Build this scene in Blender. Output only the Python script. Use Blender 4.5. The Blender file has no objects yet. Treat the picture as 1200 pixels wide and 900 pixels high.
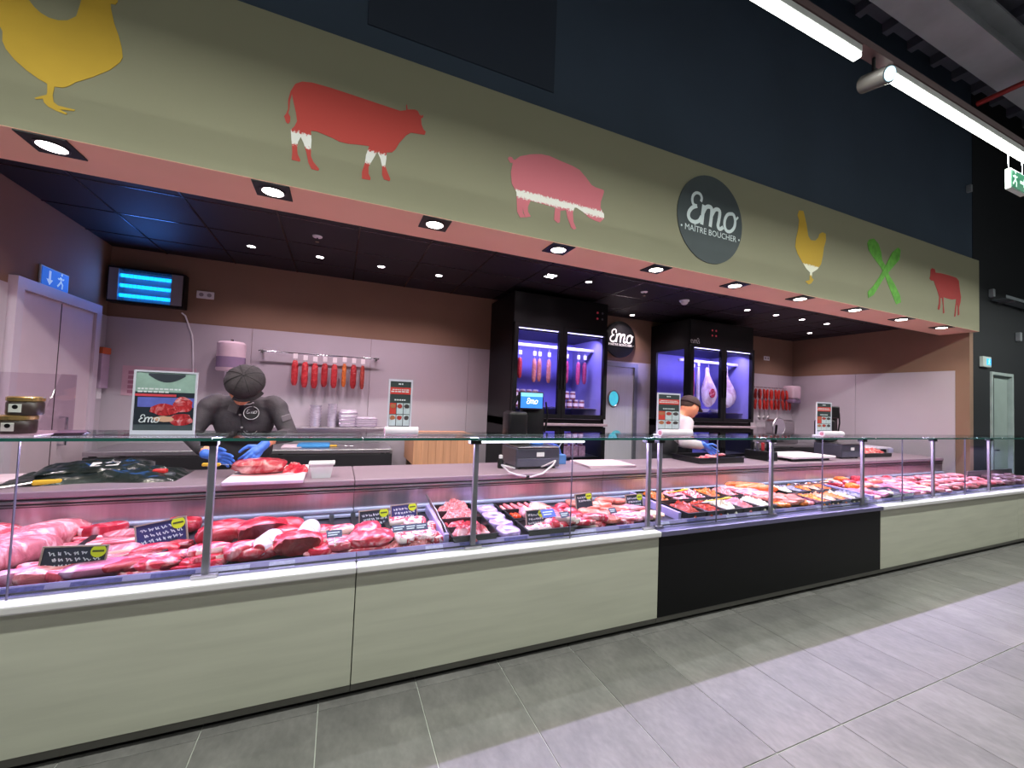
import bpy, bmesh, math, random
from mathutils import Vector, Matrix, noise as mnoise

random.seed(7)
scene = bpy.context.scene
C = scene.collection
PI = math.pi

# ------------------------------------------------------------------ camera
CAMLOC = Vector((0.0, -2.2, 1.5))
FPX = 480.36
RIGHT = Vector((0.920101, -0.389727, 0.039072))
UP = Vector((-0.051069, -0.020466, 0.998485))
FWD = Vector((0.388337, 0.920703, 0.038734))
cam_d = bpy.data.cameras.new('camera')
cam = bpy.data.objects.new('camera', cam_d)
C.objects.link(cam)
rot = Matrix((RIGHT, UP, -FWD)).transposed()
cam.matrix_world = Matrix.Translation(CAMLOC) @ rot.to_4x4()
cam_d.sensor_width = 36.0
cam_d.lens = FPX / 1200.0 * 36.0
cam_d.clip_start = 0.02
scene.camera = cam

# ------------------------------------------------------------------ world, exposure
world = bpy.data.worlds.new('hall_ambient')
scene.world = world
world.use_nodes = True
_bg = world.node_tree.nodes['Background']
_bg.inputs[0].default_value = (0.55, 0.66, 0.78, 1)
_bg.inputs[1].default_value = 0.05
vs = scene.view_settings
vs.view_transform = 'Standard'
vs.look = 'None'
vs.gamma = 1.0
vs.use_curve_mapping = False
vs.exposure = 0.0

# light strengths, gathered here for tuning
W_HALL = 39.0        # each linear hall luminaire
W_DOWN = 36.0        # each soffit downlight
W_SPOT = 40.0        # each ceiling spot over the work area
W_CASE = 17.5         # counter LED per module
COL_HALL = (0.95, 1.0, 0.93)
COL_DOWN = (1.0, 0.86, 0.74)
COL_SPOT = (1.0, 0.80, 0.87)
COL_CASE = (0.68, 0.54, 1.0)

# ------------------------------------------------------------------ pixel -> place (distance comes from the plane a thing touches)
def ray(px, py):
    return RIGHT * ((px - 600) / FPX) + UP * (-(py - 450) / FPX) + FWD
def onY(px, py, y):
    d = ray(px, py); return CAMLOC + d * ((y - CAMLOC.y) / d.y)
def onZ(px, py, z):
    d = ray(px, py); return CAMLOC + d * ((z - CAMLOC.z) / d.z)
def onX(px, py, x):
    d = ray(px, py); return CAMLOC + d * ((x - CAMLOC.x) / d.x)

# ------------------------------------------------------------------ materials
MATS = {}
def lin(c):
    return tuple(((v / 255.0) / 12.92 if v / 255.0 <= 0.04045 else ((v / 255.0 + 0.055) / 1.055) ** 2.4) for v in c)
def node_base(name):
    m = bpy.data.materials.new(name); m.use_nodes = True
    nt = m.node_tree
    return m, nt, nt.nodes['Principled BSDF']
def mat(name, col, rough=0.5, metal=0.0, var=0.12, scale=6.0, bump=0.0, bscale=None, spec=0.5,
        emit=None, estr=0.0, stretch=(1, 1, 1), rnd=0.0, sss=0.0, coat=0.0, detail=3.0):
    """procedural principled material: colour broken up by noise, optional fine relief"""
    if name in MATS: return MATS[name]
    m, nt, b = node_base(name)
    c = lin(col)
    tc = nt.nodes.new('ShaderNodeTexCoord')
    mp = nt.nodes.new('ShaderNodeMapping'); mp.inputs['Scale'].default_value = stretch
    nt.links.new(tc.outputs['Object'], mp.inputs[0])
    nz = nt.nodes.new('ShaderNodeTexNoise'); nz.inputs['Scale'].default_value = scale; nz.inputs['Detail'].default_value = detail
    nt.links.new(mp.outputs[0], nz.inputs['Vector'])
    rp = nt.nodes.new('ShaderNodeValToRGB')
    rp.color_ramp.elements[0].position = 0.3; rp.color_ramp.elements[1].position = 0.7
    rp.color_ramp.elements[0].color = tuple(max(0, v * (1 - var)) for v in c) + (1,)
    rp.color_ramp.elements[1].color = tuple(min(1, v * (1 + var)) for v in c) + (1,)
    nt.links.new(nz.outputs['Fac'], rp.inputs[0])
    out = rp.outputs[0]
    if rnd > 0:
        oi = nt.nodes.new('ShaderNodeObjectInfo')
        hs = nt.nodes.new('ShaderNodeHueSaturation')
        mr = nt.nodes.new('ShaderNodeMapRange'); mr.inputs[3].default_value = 1 - rnd; mr.inputs[4].default_value = 1 + rnd
        nt.links.new(oi.outputs['Random'], mr.inputs[0]); nt.links.new(mr.outputs[0], hs.inputs['Value'])
        nt.links.new(out, hs.inputs['Color']); out = hs.outputs[0]
    nt.links.new(out, b.inputs['Base Color'])
    b.inputs['Roughness'].default_value = rough
    b.inputs['Metallic'].default_value = metal
    b.inputs['Specular IOR Level'].default_value = spec
    if coat: b.inputs['Coat Weight'].default_value = coat; b.inputs['Coat Roughness'].default_value = 0.15
    if sss: b.inputs['Subsurface Weight'].default_value = sss; b.inputs['Subsurface Radius'].default_value = (0.02, 0.006, 0.004)
    if emit is not None:
        b.inputs['Emission Color'].default_value = lin(emit) + (1,)
        b.inputs['Emission Strength'].default_value = estr
    if bump:
        n2 = nt.nodes.new('ShaderNodeTexNoise'); n2.inputs['Scale'].default_value = bscale or scale * 4; n2.inputs['Detail'].default_value = 4
        nt.links.new(mp.outputs[0], n2.inputs['Vector'])
        bp = nt.nodes.new('ShaderNodeBump'); bp.inputs['Strength'].default_value = bump; bp.inputs['Distance'].default_value = 0.01
        nt.links.new(n2.outputs['Fac'], bp.inputs['Height']); nt.links.new(bp.outputs[0], b.inputs['Normal'])
    MATS[name] = m
    return m
def emitter(name, col, strength):
    if name in MATS: return MATS[name]
    m, nt, b = node_base(name)
    b.inputs['Base Color'].default_value = lin(col) + (1,)
    b.inputs['Emission Color'].default_value = lin(col) + (1,)
    b.inputs['Emission Strength'].default_value = strength
    MATS[name] = m
    return m
def glass(name, tint, refl=1.0):
    """thin architectural glass: clear straight through, mirror sheen by angle"""
    if name in MATS: return MATS[name]
    m, nt, b = node_base(name)
    nt.nodes.remove(b)
    out = nt.nodes['Material Output']
    tr = nt.nodes.new('ShaderNodeBsdfTransparent'); tr.inputs[0].default_value = tint + (1,)
    gl = nt.nodes.new('ShaderNodeBsdfGlossy'); gl.inputs['Roughness'].default_value = 0.02
    lw = nt.nodes.new('ShaderNodeLayerWeight'); lw.inputs['Blend'].default_value = 0.5
    pw = nt.nodes.new('ShaderNodeMath'); pw.operation = 'POWER'; pw.inputs[1].default_value = 5.0
    fr = nt.nodes.new('ShaderNodeMath'); fr.operation = 'MULTIPLY_ADD'; fr.inputs[1].default_value = 0.9; fr.inputs[2].default_value = 0.035
    nt.links.new(lw.outputs['Facing'], pw.inputs[0]); nt.links.new(pw.outputs[0], fr.inputs[0])
    mu = nt.nodes.new('ShaderNodeMath'); mu.operation = 'MULTIPLY'; mu.inputs[1].default_value = refl
    nz = nt.nodes.new('ShaderNodeTexNoise'); nz.inputs['Scale'].default_value = 3
    mr = nt.nodes.new('ShaderNodeMapRange'); mr.inputs[3].default_value = 0.85; mr.inputs[4].default_value = 1.0
    mu2 = nt.nodes.new('ShaderNodeMath'); mu2.operation = 'MULTIPLY'
    mx = nt.nodes.new('ShaderNodeMixShader')
    nt.links.new(nz.outputs['Fac'], mr.inputs[0])
    nt.links.new(fr.outputs[0], mu.inputs[0]); nt.links.new(mu.outputs[0], mu2.inputs[0]); nt.links.new(mr.outputs[0], mu2.inputs[1])
    nt.links.new(mu2.outputs[0], mx.inputs[0])
    nt.links.new(tr.outputs[0], mx.inputs[1]); nt.links.new(gl.outputs[0], mx.inputs[2])
    nt.links.new(mx.outputs[0], out.inputs[0])
    MATS[name] = m
    return m
def meat(name, lean, fat, amount=0.35, scale=14.0, stretch=(1, 1, 1), rough=0.26, rnd=0.26):
    """lean colour veined with fat, moist sheen; varies per piece"""
    if name in MATS: return MATS[name]
    m, nt, b = node_base(name)
    L, F = lin(lean), lin(fat)
    tc = nt.nodes.new('ShaderNodeTexCoord'); mp = nt.nodes.new('ShaderNodeMapping'); mp.inputs['Scale'].default_value = stretch
    oi = nt.nodes.new('ShaderNodeObjectInfo')
    ad = nt.nodes.new('ShaderNodeVectorMath'); ad.operation = 'ADD'
    sc = nt.nodes.new('ShaderNodeMath'); sc.operation = 'MULTIPLY'; sc.inputs[1].default_value = 11.0
    nt.links.new(oi.outputs['Random'], sc.inputs[0])
    nt.links.new(tc.outputs['Object'], ad.inputs[0]); nt.links.new(sc.outputs[0], ad.inputs[1])
    nt.links.new(ad.outputs[0], mp.inputs[0])
    nz = nt.nodes.new('ShaderNodeTexNoise'); nz.inputs['Scale'].default_value = scale; nz.inputs['Detail'].default_value = 5
    nz.inputs['Distortion'].default_value = 1.2
    nt.links.new(mp.outputs[0], nz.inputs['Vector'])
    rp = nt.nodes.new('ShaderNodeValToRGB')
    e = rp.color_ramp.elements
    e[0].position = 0.28; e[0].color = tuple(v * 0.62 for v in L) + (1,)
    e[1].position = 0.5; e[1].color = L + (1,)
    n = e.new(min(0.97, 0.78 - 0.38 * amount)); n.color = tuple(0.6 * a + 0.4 * f for a, f in zip(L, F)) + (1,)
    n = e.new(min(0.99, 0.88 - 0.38 * amount)); n.color = F + (1,)
    nt.links.new(nz.outputs['Fac'], rp.inputs[0])
    hs = nt.nodes.new('ShaderNodeHueSaturation')
    mr = nt.nodes.new('ShaderNodeMapRange'); mr.inputs[3].default_value = 1 - rnd; mr.inputs[4].default_value = 1 + rnd
    nt.links.new(oi.outputs['Random'], mr.inputs[0]); nt.links.new(mr.outputs[0], hs.inputs['Value'])
    nt.links.new(rp.outputs[0], hs.inputs['Color']); nt.links.new(hs.outputs[0], b.inputs['Base Color'])
    b.inputs['Roughness'].default_value = rough
    b.inputs['Specular IOR Level'].default_value = 0.55
    bp = nt.nodes.new('ShaderNodeBump'); bp.inputs['Strength'].default_value = 0.9; bp.inputs['Distance'].default_value = 0.012
    nt.links.new(nz.outputs['Fac'], bp.inputs['Height']); nt.links.new(bp.outputs[0], b.inputs['Normal'])
    MATS[name] = m
    return m

# ------------------------------------------------------------------ mesh builder
class MB:
    def __init__(self):
        self.v = []; self.f = []; self.mi = []; self.k = 0
    def add(self, vs, fs):
        o = len(self.v)
        self.v += [tuple(p) for p in vs]
        for f in fs:
            self.f.append(tuple(i + o for i in f)); self.mi.append(self.k)
        return self
    def box(self, x0, x1, y0, y1, z0, z1):
        v = [(x, y, z) for z in (z0, z1) for y in (y0, y1) for x in (x0, x1)]
        return self.add(v, [(0, 2, 3, 1), (4, 5, 7, 6), (0, 1, 5, 4), (2, 6, 7, 3), (0, 4, 6, 2), (1, 3, 7, 5)])
    def rbox(self, x0, x1, y0, y1, z0, z1, r=0.004, seg=2):
        bm = bmesh.new()
        bmesh.ops.create_cube(bm, size=1)
        for p in bm.verts:
            p.co = Vector((x0 + (p.co.x + .5) * (x1 - x0), y0 + (p.co.y + .5) * (y1 - y0), z0 + (p.co.z + .5) * (z1 - z0)))
        r = min(r, 0.45 * min(x1 - x0, y1 - y0, z1 - z0))
        bmesh.ops.bevel(bm, geom=bm.edges[:], offset=r, segments=seg, profile=0.5, affect='EDGES')
        return self.bm(bm)
    def bm(self, bm):
        bm.verts.index_update()
        self.add([p.co[:] for p in bm.verts], [[q.index for q in f.verts] for f in bm.faces]); bm.free()
        return self
    def cone(self, p0, p1, r0, r1=None, n=12, caps=True):
        r1 = r0 if r1 is None else r1
        p0, p1 = Vector(p0), Vector(p1); a = (p1 - p0).normalized()
        u = a.orthogonal().normalized(); w = a.cross(u)
        vs = []
        for p, r in ((p0, r0), (p1, r1)):
            for i in range(n):
                t = 2 * PI * i / n; vs.append(p + (u * math.cos(t) + w * math.sin(t)) * r)
        fs = [(i, (i + 1) % n, n + (i + 1) % n, n + i) for i in range(n)]
        if caps: fs += [tuple(range(n - 1, -1, -1)), tuple(range(n, 2 * n))]
        return self.add(vs, fs)
    def tube(self, pts, r, n=8, taper=None):
        pts = [Vector(p) for p in pts]; vs = []; fs = []
        ref = None
        for i, p in enumerate(pts):
            a = (pts[min(i + 1, len(pts) - 1)] - pts[max(i - 1, 0)]).normalized()
            u = a.orthogonal().normalized() if ref is None else (ref - a * ref.dot(a)).normalized()
            ref = u; w = a.cross(u)
            rr = r if taper is None else r * taper[i]
            for k in range(n):
                t = 2 * PI * k / n; vs.append(p + (u * math.cos(t) + w * math.sin(t)) * rr)
        for i in range(len(pts) - 1):
            for k in range(n):
                fs.append((i * n + k, i * n + (k + 1) % n, (i + 1) * n + (k + 1) % n, (i + 1) * n + k))
        fs += [tuple(range(n - 1, -1, -1)), tuple(range((len(pts) - 1) * n, len(pts) * n))]
        return self.add(vs, fs)
    def lathe(self, prof, c=(0, 0, 0), n=20):
        vs = []; fs = []; m = len(prof)
        for i in range(n):
            t = 2 * PI * i / n
            for r, z in prof: vs.append((c[0] + r * math.cos(t), c[1] + r * math.sin(t), c[2] + z))
        for i in range(n):
            j = (i + 1) % n
            for k in range(m - 1): fs.append((i * m + k, j * m + k, j * m + k + 1, i * m + k + 1))
        closed = prof[0] == prof[-1]
        if prof[0][0] > 1e-6 and not closed: fs.append(tuple(i * m for i in range(n - 1, -1, -1)))
        if prof[-1][0] > 1e-6 and not closed: fs.append(tuple(i * m + m - 1 for i in range(n)))
        return self.add(vs, fs)
    def prism(self, poly, org, U, V, d):
        """polygon in the plane org+u*U+v*V, extruded by vector d (faces towards -d and d)"""
        org, U, V, d = Vector(org), Vector(U), Vector(V), Vector(d)
        n = len(poly)
        a = [org + U * u + V * w for u, w in poly]; b = [p + d for p in a]
        fs = [tuple(range(n)), tuple(range(2 * n - 1, n - 1, -1))]
        fs += [(i, n + i, n + (i + 1) % n, (i + 1) % n) for i in range(n)]
        return self.add(a + b, fs)
    def ball(self, c, r, n=12, m=8, sq=(1, 1, 1), fn=None):
        c = Vector(c); vs = []; fs = []
        for j in range(m + 1):
            ph = PI * j / m - PI / 2
            for i in range(n):
                t = 2 * PI * i / n
                d = Vector((math.cos(ph) * math.cos(t), math.cos(ph) * math.sin(t), math.sin(ph)))
                p = Vector((d.x * r * sq[0], d.y * r * sq[1], d.z * r * sq[2]))
                if fn: p = fn(d, p)
                vs.append(c + p)
        for j in range(m):
            for i in range(n):
                fs.append((j * n + i, j * n + (i + 1) % n, (j + 1) * n + (i + 1) % n, (j + 1) * n + i))
        return self.add(vs, fs)
    def mesh(self, name, mats, smooth=False):
        me = bpy.data.meshes.new(name)
        me.from_pydata(self.v, [], self.f)
        for m in (mats if isinstance(mats, (list, tuple)) else [mats]): me.materials.append(m)
        for p, k in zip(me.polygons, self.mi):
            p.material_index = k; p.use_smooth = smooth
        bm = bmesh.new(); bm.from_mesh(me)
        bmesh.ops.remove_doubles(bm, verts=bm.verts, dist=1e-6)
        bmesh.ops.recalc_face_normals(bm, faces=bm.faces); bm.to_mesh(me); bm.free()
        if smooth:
            try: me.set_sharp_from_angle(angle=math.radians(40))
            except Exception: pass
        return me

def obj(name, mb, m, parent=None, smooth=False, loc=None, rz=None):
    me = mb.mesh(name, m, smooth) if isinstance(mb, MB) else mb
    o = bpy.data.objects.new(name, me); C.objects.link(o)
    if parent: o.parent = parent
    if loc is not None: o.location = loc
    if rz is not None: o.rotation_euler = (0, 0, rz)
    return o
def tag(o, label, cat, group=None):
    o['label'] = label; o['category'] = cat
    if group: o['group'] = group
    return o
def thing(name, label, cat, loc=(0, 0, 0), rz=0.0, group=None):
    o = bpy.data.objects.new(name, None); C.objects.link(o)
    o.location = loc; o.rotation_euler = (0, 0, rz); o.empty_display_size = 0.05
    return tag(o, label, cat, group)
def struct(name, mb, m, parent=None, smooth=False):
    o = obj(name, mb, m, parent, smooth)
    if not parent: o['kind'] = 'structure'
    return o
def copy_tree(o, parent=None):
    c = o.copy(); C.objects.link(c); c.parent = parent
    for ch in o.children: copy_tree(ch, c)
    return c
def place(o, loc, rz=0.0, rx=0.0, ry=0.0, s=None):
    o.location = loc; o.rotation_euler = (rx, ry, rz)
    if s is not None: o.scale = s if isinstance(s, (tuple, list)) else (s, s, s)
    return o
def area_light(name, loc, size, size_y, watts, col, direction, parent=None, spread=PI):
    ld = bpy.data.lights.new(name, 'AREA'); ld.shape = 'RECTANGLE'; ld.size = size; ld.size_y = size_y
    ld.energy = watts; ld.color = col; ld.spread = spread
    o = bpy.data.objects.new(name, ld); C.objects.link(o); o.location = loc
    o.rotation_euler = Vector(direction).to_track_quat('-Z', 'Y').to_euler()
    if parent: o.parent = parent
    return o
def spot_light(name, loc, watts, col, direction, angle=1.6, blend=0.6, size=0.04, parent=None):
    ld = bpy.data.lights.new(name, 'SPOT'); ld.energy = watts; ld.color = col
    ld.spot_size = angle; ld.spot_blend = blend; ld.shadow_soft_size = size
    o = bpy.data.objects.new(name, ld); C.objects.link(o); o.location = loc
    o.rotation_euler = Vector(direction).to_track_quat('-Z', 'Y').to_euler()
    if parent: o.parent = parent
    return o
def fused(prims, voxel, smooth_iter=6, fac=0.5, mats=None, pick=None, name='body'):
    """one continuous surface grown from overlapping tapered limbs; pick(prim tag) chooses the material slot"""
    mb = MB()
    for p in prims:
        if p[0] == 'cap':
            _, a, b, r0, r1 = p[:5]
            a, b = Vector(a), Vector(b)
            mb.cone(a, b, r0, r1, n=16); mb.ball(a, r0, 16, 10); mb.ball(b, r1, 16, 10)
        else:
            _, c, r, sq, q = p[:5]
            s = MB().ball((0, 0, 0), r, 20, 14, sq)
            R = Matrix.Identity(3) if q is None else q
            mb.add([Vector(c) + R @ Vector(v) for v in s.v], s.f)
    me = mb.mesh(name + '_cage', [MATS['dark_plastic']])
    o = bpy.data.objects.new('tmp', me); C.objects.link(o)
    m = o.modifiers.new('r', 'REMESH'); m.mode = 'VOXEL'; m.voxel_size = voxel
    s = o.modifiers.new('s', 'SMOOTH'); s.iterations = smooth_iter; s.factor = fac
    dg = bpy.context.evaluated_depsgraph_get()
    out = bpy.data.meshes.new_from_object(o.evaluated_get(dg))
    bpy.data.objects.remove(o); bpy.data.meshes.remove(me)
    out.name = name
    out.materials.clear()
    for k in mats: out.materials.append(k)
    def dist(p, c):
        if p[0] == 'cap':
            a, b = Vector(p[1]), Vector(p[2]); ab = b - a
            t = max(0, min(1, (c - a).dot(ab) / max(1e-9, ab.length_squared)))
            return (c - a - ab * t).length - (p[3] + (p[4] - p[3]) * t)
        d = c - Vector(p[1])
        if p[4] is not None: d = p[4].transposed() @ d
        return (Vector((d.x / p[3][0], d.y / p[3][1], d.z / p[3][2])).length - p[2]) * min(p[3])
    tags = [p[5] for p in prims]
    for f in out.polygons:
        f.use_smooth = True
        if pick and len(mats) > 1:
            c = f.center
            k = min(range(len(prims)), key=lambda i: dist(prims[i], c))
            f.material_index = pick(tags[k], c)
    return out

# shared materials
mat('dark_plastic', (18, 18, 20), 0.45, var=0.1)
BLACK = mat('black_paint', (13, 13, 16), 0.4, var=0.08, scale=3, spec=0.3)
POSTM = mat('dark_satin_post', (158, 152, 160), 0.38, 0.75, var=0.06)
BLACKTRAY = mat('black_tray_plastic', (20, 20, 24), 0.35, var=0.1)
STEEL = mat('brushed_steel', (176, 172, 176), 0.28, 1.0, var=0.08, scale=3, stretch=(1, 40, 40))
STEELP = mat('satin_steel_panel', (188, 180, 188), 0.33, 0.9, var=0.07, scale=2, stretch=(30, 1, 1))
WORKTOP = mat('satin_worktop', (158, 136, 150), 0.42, 0.35, var=0.05, scale=2, stretch=(1, 12, 1))
CHROME = mat('chrome', (205, 205, 212), 0.12, 1.0, var=0.03)
WHITEP = mat('white_plastic', (228, 224, 230), 0.4, var=0.04)
GLASS = glass('clear_glass', (0.95, 0.98, 0.965), 1.0)
GLASSG = glass('green_edged_glass', (0.86, 0.95, 0.92), 1.0)
# ================================================================== the setting
Y_BACK, Y_FAS, Y_SOF, Z_SOF, Z_CEIL, Z_BORD, Z_FTOP = 2.90, 0.43, 0.824, 2.673, 2.826, 2.15, 3.643
X_L, X_R = -2.076, 7.93
Y_HALL = 0.52                 # dark hall wall plane, right of the shop and above the bulkhead

TILE_MATS = []
def tile_material():
    m, nt, b = node_base('grey_stone_tile')
    tc = nt.nodes.new('ShaderNodeTexCoord'); oi = nt.nodes.new('ShaderNodeObjectInfo')
    sc = nt.nodes.new('ShaderNodeMath'); sc.operation = 'MULTIPLY'; sc.inputs[1].default_value = 23.0
    ad = nt.nodes.new('ShaderNodeVectorMath'); ad.operation = 'ADD'
    nt.links.new(oi.outputs['Random'], sc.inputs[0]); nt.links.new(tc.outputs['Object'], ad.inputs[0]); nt.links.new(sc.outputs[0], ad.inputs[1])
    mp = nt.nodes.new('ShaderNodeMapping'); mp.inputs['Scale'].default_value = (1.6, 0.9, 1); mp.inputs['Rotation'].default_value = (0, 0, 0.5)
    nt.links.new(ad.outputs[0], mp.inputs[0])
    n1 = nt.nodes.new('ShaderNodeTexNoise'); n1.inputs['Scale'].default_value = 3.5; n1.inputs['Detail'].default_value = 8; n1.inputs['Roughness'].default_value = 0.62
    n2 = nt.nodes.new('ShaderNodeTexNoise'); n2.inputs['Scale'].default_value = 26; n2.inputs['Detail'].default_value = 5
    nt.links.new(mp.outputs[0], n1.inputs['Vector']); nt.links.new(mp.outputs[0], n2.inputs['Vector'])
    rp = nt.nodes.new('ShaderNodeValToRGB')
    rp.color_ramp.elements[0].position = 0.3; rp.color_ramp.elements[0].color = lin((104, 102, 100)) + (1,)
    rp.color_ramp.elements[1].position = 0.75; rp.color_ramp.elements[1].color = lin((132, 129, 126)) + (1,)
    nt.links.new(n1.outputs['Fac'], rp.inputs[0])
    mx = nt.nodes.new('ShaderNodeMix'); mx.data_type = 'RGBA'; mx.blend_type = 'OVERLAY'; mx.inputs[0].default_value = 0.25
    nt.links.new(rp.outputs[0], mx.inputs[6]); nt.links.new(n2.outputs['Fac'], mx.inputs[7])
    hs = nt.nodes.new('ShaderNodeHueSaturation'); mr = nt.nodes.new('ShaderNodeMapRange'); mr.inputs[3].default_value = 0.9; mr.inputs[4].default_value = 1.08
    nt.links.new(oi.outputs['Random'], mr.inputs[0]); nt.links.new(mr.outputs[0], hs.inputs['Value']); nt.links.new(mx.outputs[2], hs.inputs['Color'])
    nt.links.new(hs.outputs[0], b.inputs['Base Color'])
    b.inputs['Roughness'].default_value = 0.46
    bp = nt.nodes.new('ShaderNodeBump'); bp.inputs['Strength'].default_value = 0.12; bp.inputs['Distance'].default_value = 0.004
    nt.links.new(n2.outputs['Fac'], bp.inputs['Height']); nt.links.new(bp.outputs[0], b.inputs['Normal'])
    return m
TILE = tile_material()
GROUT = mat('pale_grout', (196, 198, 190), 0.8, var=0.08, scale=20)
CONCRETE = mat('grey_service_floor', (120, 112, 114), 0.6, var=0.12, scale=4)
floor = struct('floor', MB().box(-5.0, 14.0, -7.0, 3.4, -0.10, -0.004), GROUT)
tp, td, g = 0.4655, 0.931, 0.0022
tme = MB().rbox(-tp / 2 + g, tp / 2 - g, -td / 2 + g, td / 2 - g, -0.010, 0.0, 0.0012, 1).mesh('floor_tile', TILE)
X0T = -0.479
for row in range(-4, 1):
    # rows of tiles run along the counter; first joint 3.5 cm in front of it
    y0 = -0.035 + row * td
    for k in range(-6, 27):
        o = bpy.data.objects.new('tile', tme); C.objects.link(o); o.parent = floor
        o.location = (X0T + tp * (k + 0.5), y0 + td / 2, 0)
obj('service_floor', MB().box(X_L - 0.02, X_R, 0.9, Y_BACK, -0.006, 0.001), CONCRETE, floor)

# walls of the shop
TAUPE = mat('taupe_wall_paint', (138, 108, 90), 0.85, var=0.04, scale=3, bump=0.05, bscale=60)
CLAD = mat('pale_grey_cladding', (182, 172, 182), 0.42, var=0.03, scale=2)
DARKWALL = mat('dark_blue_grey_wall', (54, 68, 86), 0.75, var=0.10, scale=1.2)
DARKWALL2 = mat('darker_wall_panel', (36, 46, 62), 0.75, var=0.08, scale=1.2)
wb = struct('wall_back', MB().box(X_L - 0.1, X_R + 0.1, Y_BACK, Y_BACK + 0.1, 0, 3.1), TAUPE)
def cladding(parent, along, a0, a1, fixed, sgn, pitch=1.2):
    a = a0
    while a < a1 - 0.05:
        b = min(a + pitch, a1)
        if along == 'x':
            m = MB().rbox(a + .0015, b - .0015, fixed - 0.012, fixed, 0.0, Z_BORD, 0.002, 1)
        else:
            m = MB().rbox(min(fixed, fixed + sgn * .012), max(fixed, fixed + sgn * .012), a + .0015, b - .0015, 0.0, Z_BORD, 0.002, 1)
        obj('cladding_panel', m, CLAD, parent)
        a = b
cladding(wb, 'x', X_L, X_R, Y_BACK, -1)
wl = struct('wall_left', MB().box(X_L - 0.1, X_L, Y_FAS + 0.02, Y_BACK, 0, 3.1), TAUPE)
cladding(wl, 'y', 2.72, Y_BACK - 0.012, X_L, 1, 0.6)
cladding(wl, 'y', Y_FAS + 0.02, 1.62, X_L, 1, 1.2)
wr = struct('wall_right', MB().box(X_R, X_R + 0.10, Y_HALL, Y_BACK, 0, 3.1), TAUPE)
cladding(wr, 'y', 0.66, Y_BACK - 0.012, X_R, -1, 1.2)

# dropped ceiling over the work area: dark tiles, hairline joints
CEILT = mat('black_ceiling_tile', (34, 28, 35), 0.6, var=0.08, scale=3, spec=0.3)
CEILG = mat('ceiling_grid', (52, 46, 56), 0.22, 0.7, var=0.05)
ceil = struct('ceiling', MB().box(X_L, X_R, Y_FAS + 0.05, Y_BACK, Z_CEIL + 0.006, Z_CEIL + 0.06), CEILT)
xs = [x for x in [1.25 + 0.58 * k for k in range(-6, 13)] if X_L < x < X_R]
ys = [y for y in [1.31 + 0.57 * k for k in range(-1, 4)] if 0.85 < y < Y_BACK]
xs = [X_L] + xs + [X_R]; ys = [Y_SOF] + ys + [Y_BACK]
for i in range(len(xs) - 1):
    for j in range(len(ys) - 1):
        obj('ceiling_tile', MB().rbox(xs[i] + .004, xs[i + 1] - .004, ys[j] + .004, ys[j + 1] - .004, Z_CEIL, Z_CEIL + 0.008, 0.002, 1), CEILT, ceil)
for x in xs[1:-1]: obj('grid_bar', MB().rbox(x - .008, x + .008, Y_SOF, Y_BACK, Z_CEIL - .004, Z_CEIL + .002, .002, 1), CEILG, ceil)
for y in ys[1:-1]: obj('grid_bar', MB().rbox(X_L, X_R, y - .008, y + .008, Z_CEIL - .0035, Z_CEIL + .0025, .002, 1), CEILG, ceil)

# bulkhead with the painted animals
OLIVE = mat('olive_grey_fascia', (138, 135, 111), 0.8, var=0.02, scale=2, bump=0.04, bscale=80)
ROSE = mat('dusty_rose_soffit', (230, 180, 156), 0.8, var=0.03, scale=2)
bulk = struct('trim_1', MB().box(X_L - 3.0, X_R + 0.012, Y_FAS, Y_FAS + 0.03, Z_SOF, Z_FTOP), OLIVE)
obj('soffit_board', MB().box(X_L - 3.0, X_R + 0.012, Y_FAS + 0.001, Y_SOF, Z_SOF - 0.003, Z_SOF + 0.012), ROSE, bulk)
obj('inner_board', MB().box(X_L, X_R, Y_SOF - 0.03, Y_SOF, Z_SOF + 0.01, Z_CEIL + 0.02), ROSE, bulk)
obj('top_board', MB().box(X_L - 3.0, X_R + 0.012, Y_FAS + 0.001, Y_HALL + 0.02, Z_FTOP - 0.02, Z_FTOP), OLIVE, bulk)

# hall: dark wall above and to the right, roof structure
wh = struct('wall_hall', MB().box(-6.0, X_R + 0.101, Y_HALL + 0.005, Y_HALL + 0.12, Z_SOF + 0.2, 6.2), DARKWALL)
hr = MB()
hr.box(X_R + 0.101, 8.52, Y_HALL, Y_HALL + 0.12, 0, 6.2); hr.box(9.22, 16, Y_HALL, Y_HALL + 0.12, 0, 6.2); hr.box(8.52, 9.22, Y_HALL, Y_HALL + 0.12, 2.17, 6.2)
struct('wall_hall_right', hr, mat('near_black_wall', (15, 19, 26), 0.8, var=0.1, scale=1.2))
for (x0, x1, z0, z1) in ((0.05, 1.40, 3.86, 4.75), (-2.4, -1.0, 3.86, 4.75)):
    obj('recessed_panel', MB().rbox(x0, x1, Y_HALL - 0.004, Y_HALL + 0.01, z0, z1, 0.003, 1), DARKWALL2, wh)
struct('wall_hall_far', MB().box(16, 16.1, -7, Y_HALL, 0, 6.2), DARKWALL2)
struct('wall_hall_left', MB().box(-6.1, -6.0, -7, Y_HALL, 0, 6.2), DARKWALL2)
struct('wall_hall_behind', MB().box(-6, 16, -7.1, -7.0, 0, 6.2), mat('hall_shelving_wall', (96, 96, 100), 0.8, var=0.3, scale=2))
ROOFM = mat('dark_roof_deck', (96, 96, 110), 0.6, var=0.15, scale=2)
roof = struct('roof', MB().box(-6, 16, -7, Y_HALL + 0.1, 6.2, 6.3), ROOFM)
rib = MB().box(-0.05, 0.05, -7, Y_HALL, 6.08, 6.2).mesh('roof_rib', ROOFM)
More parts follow.
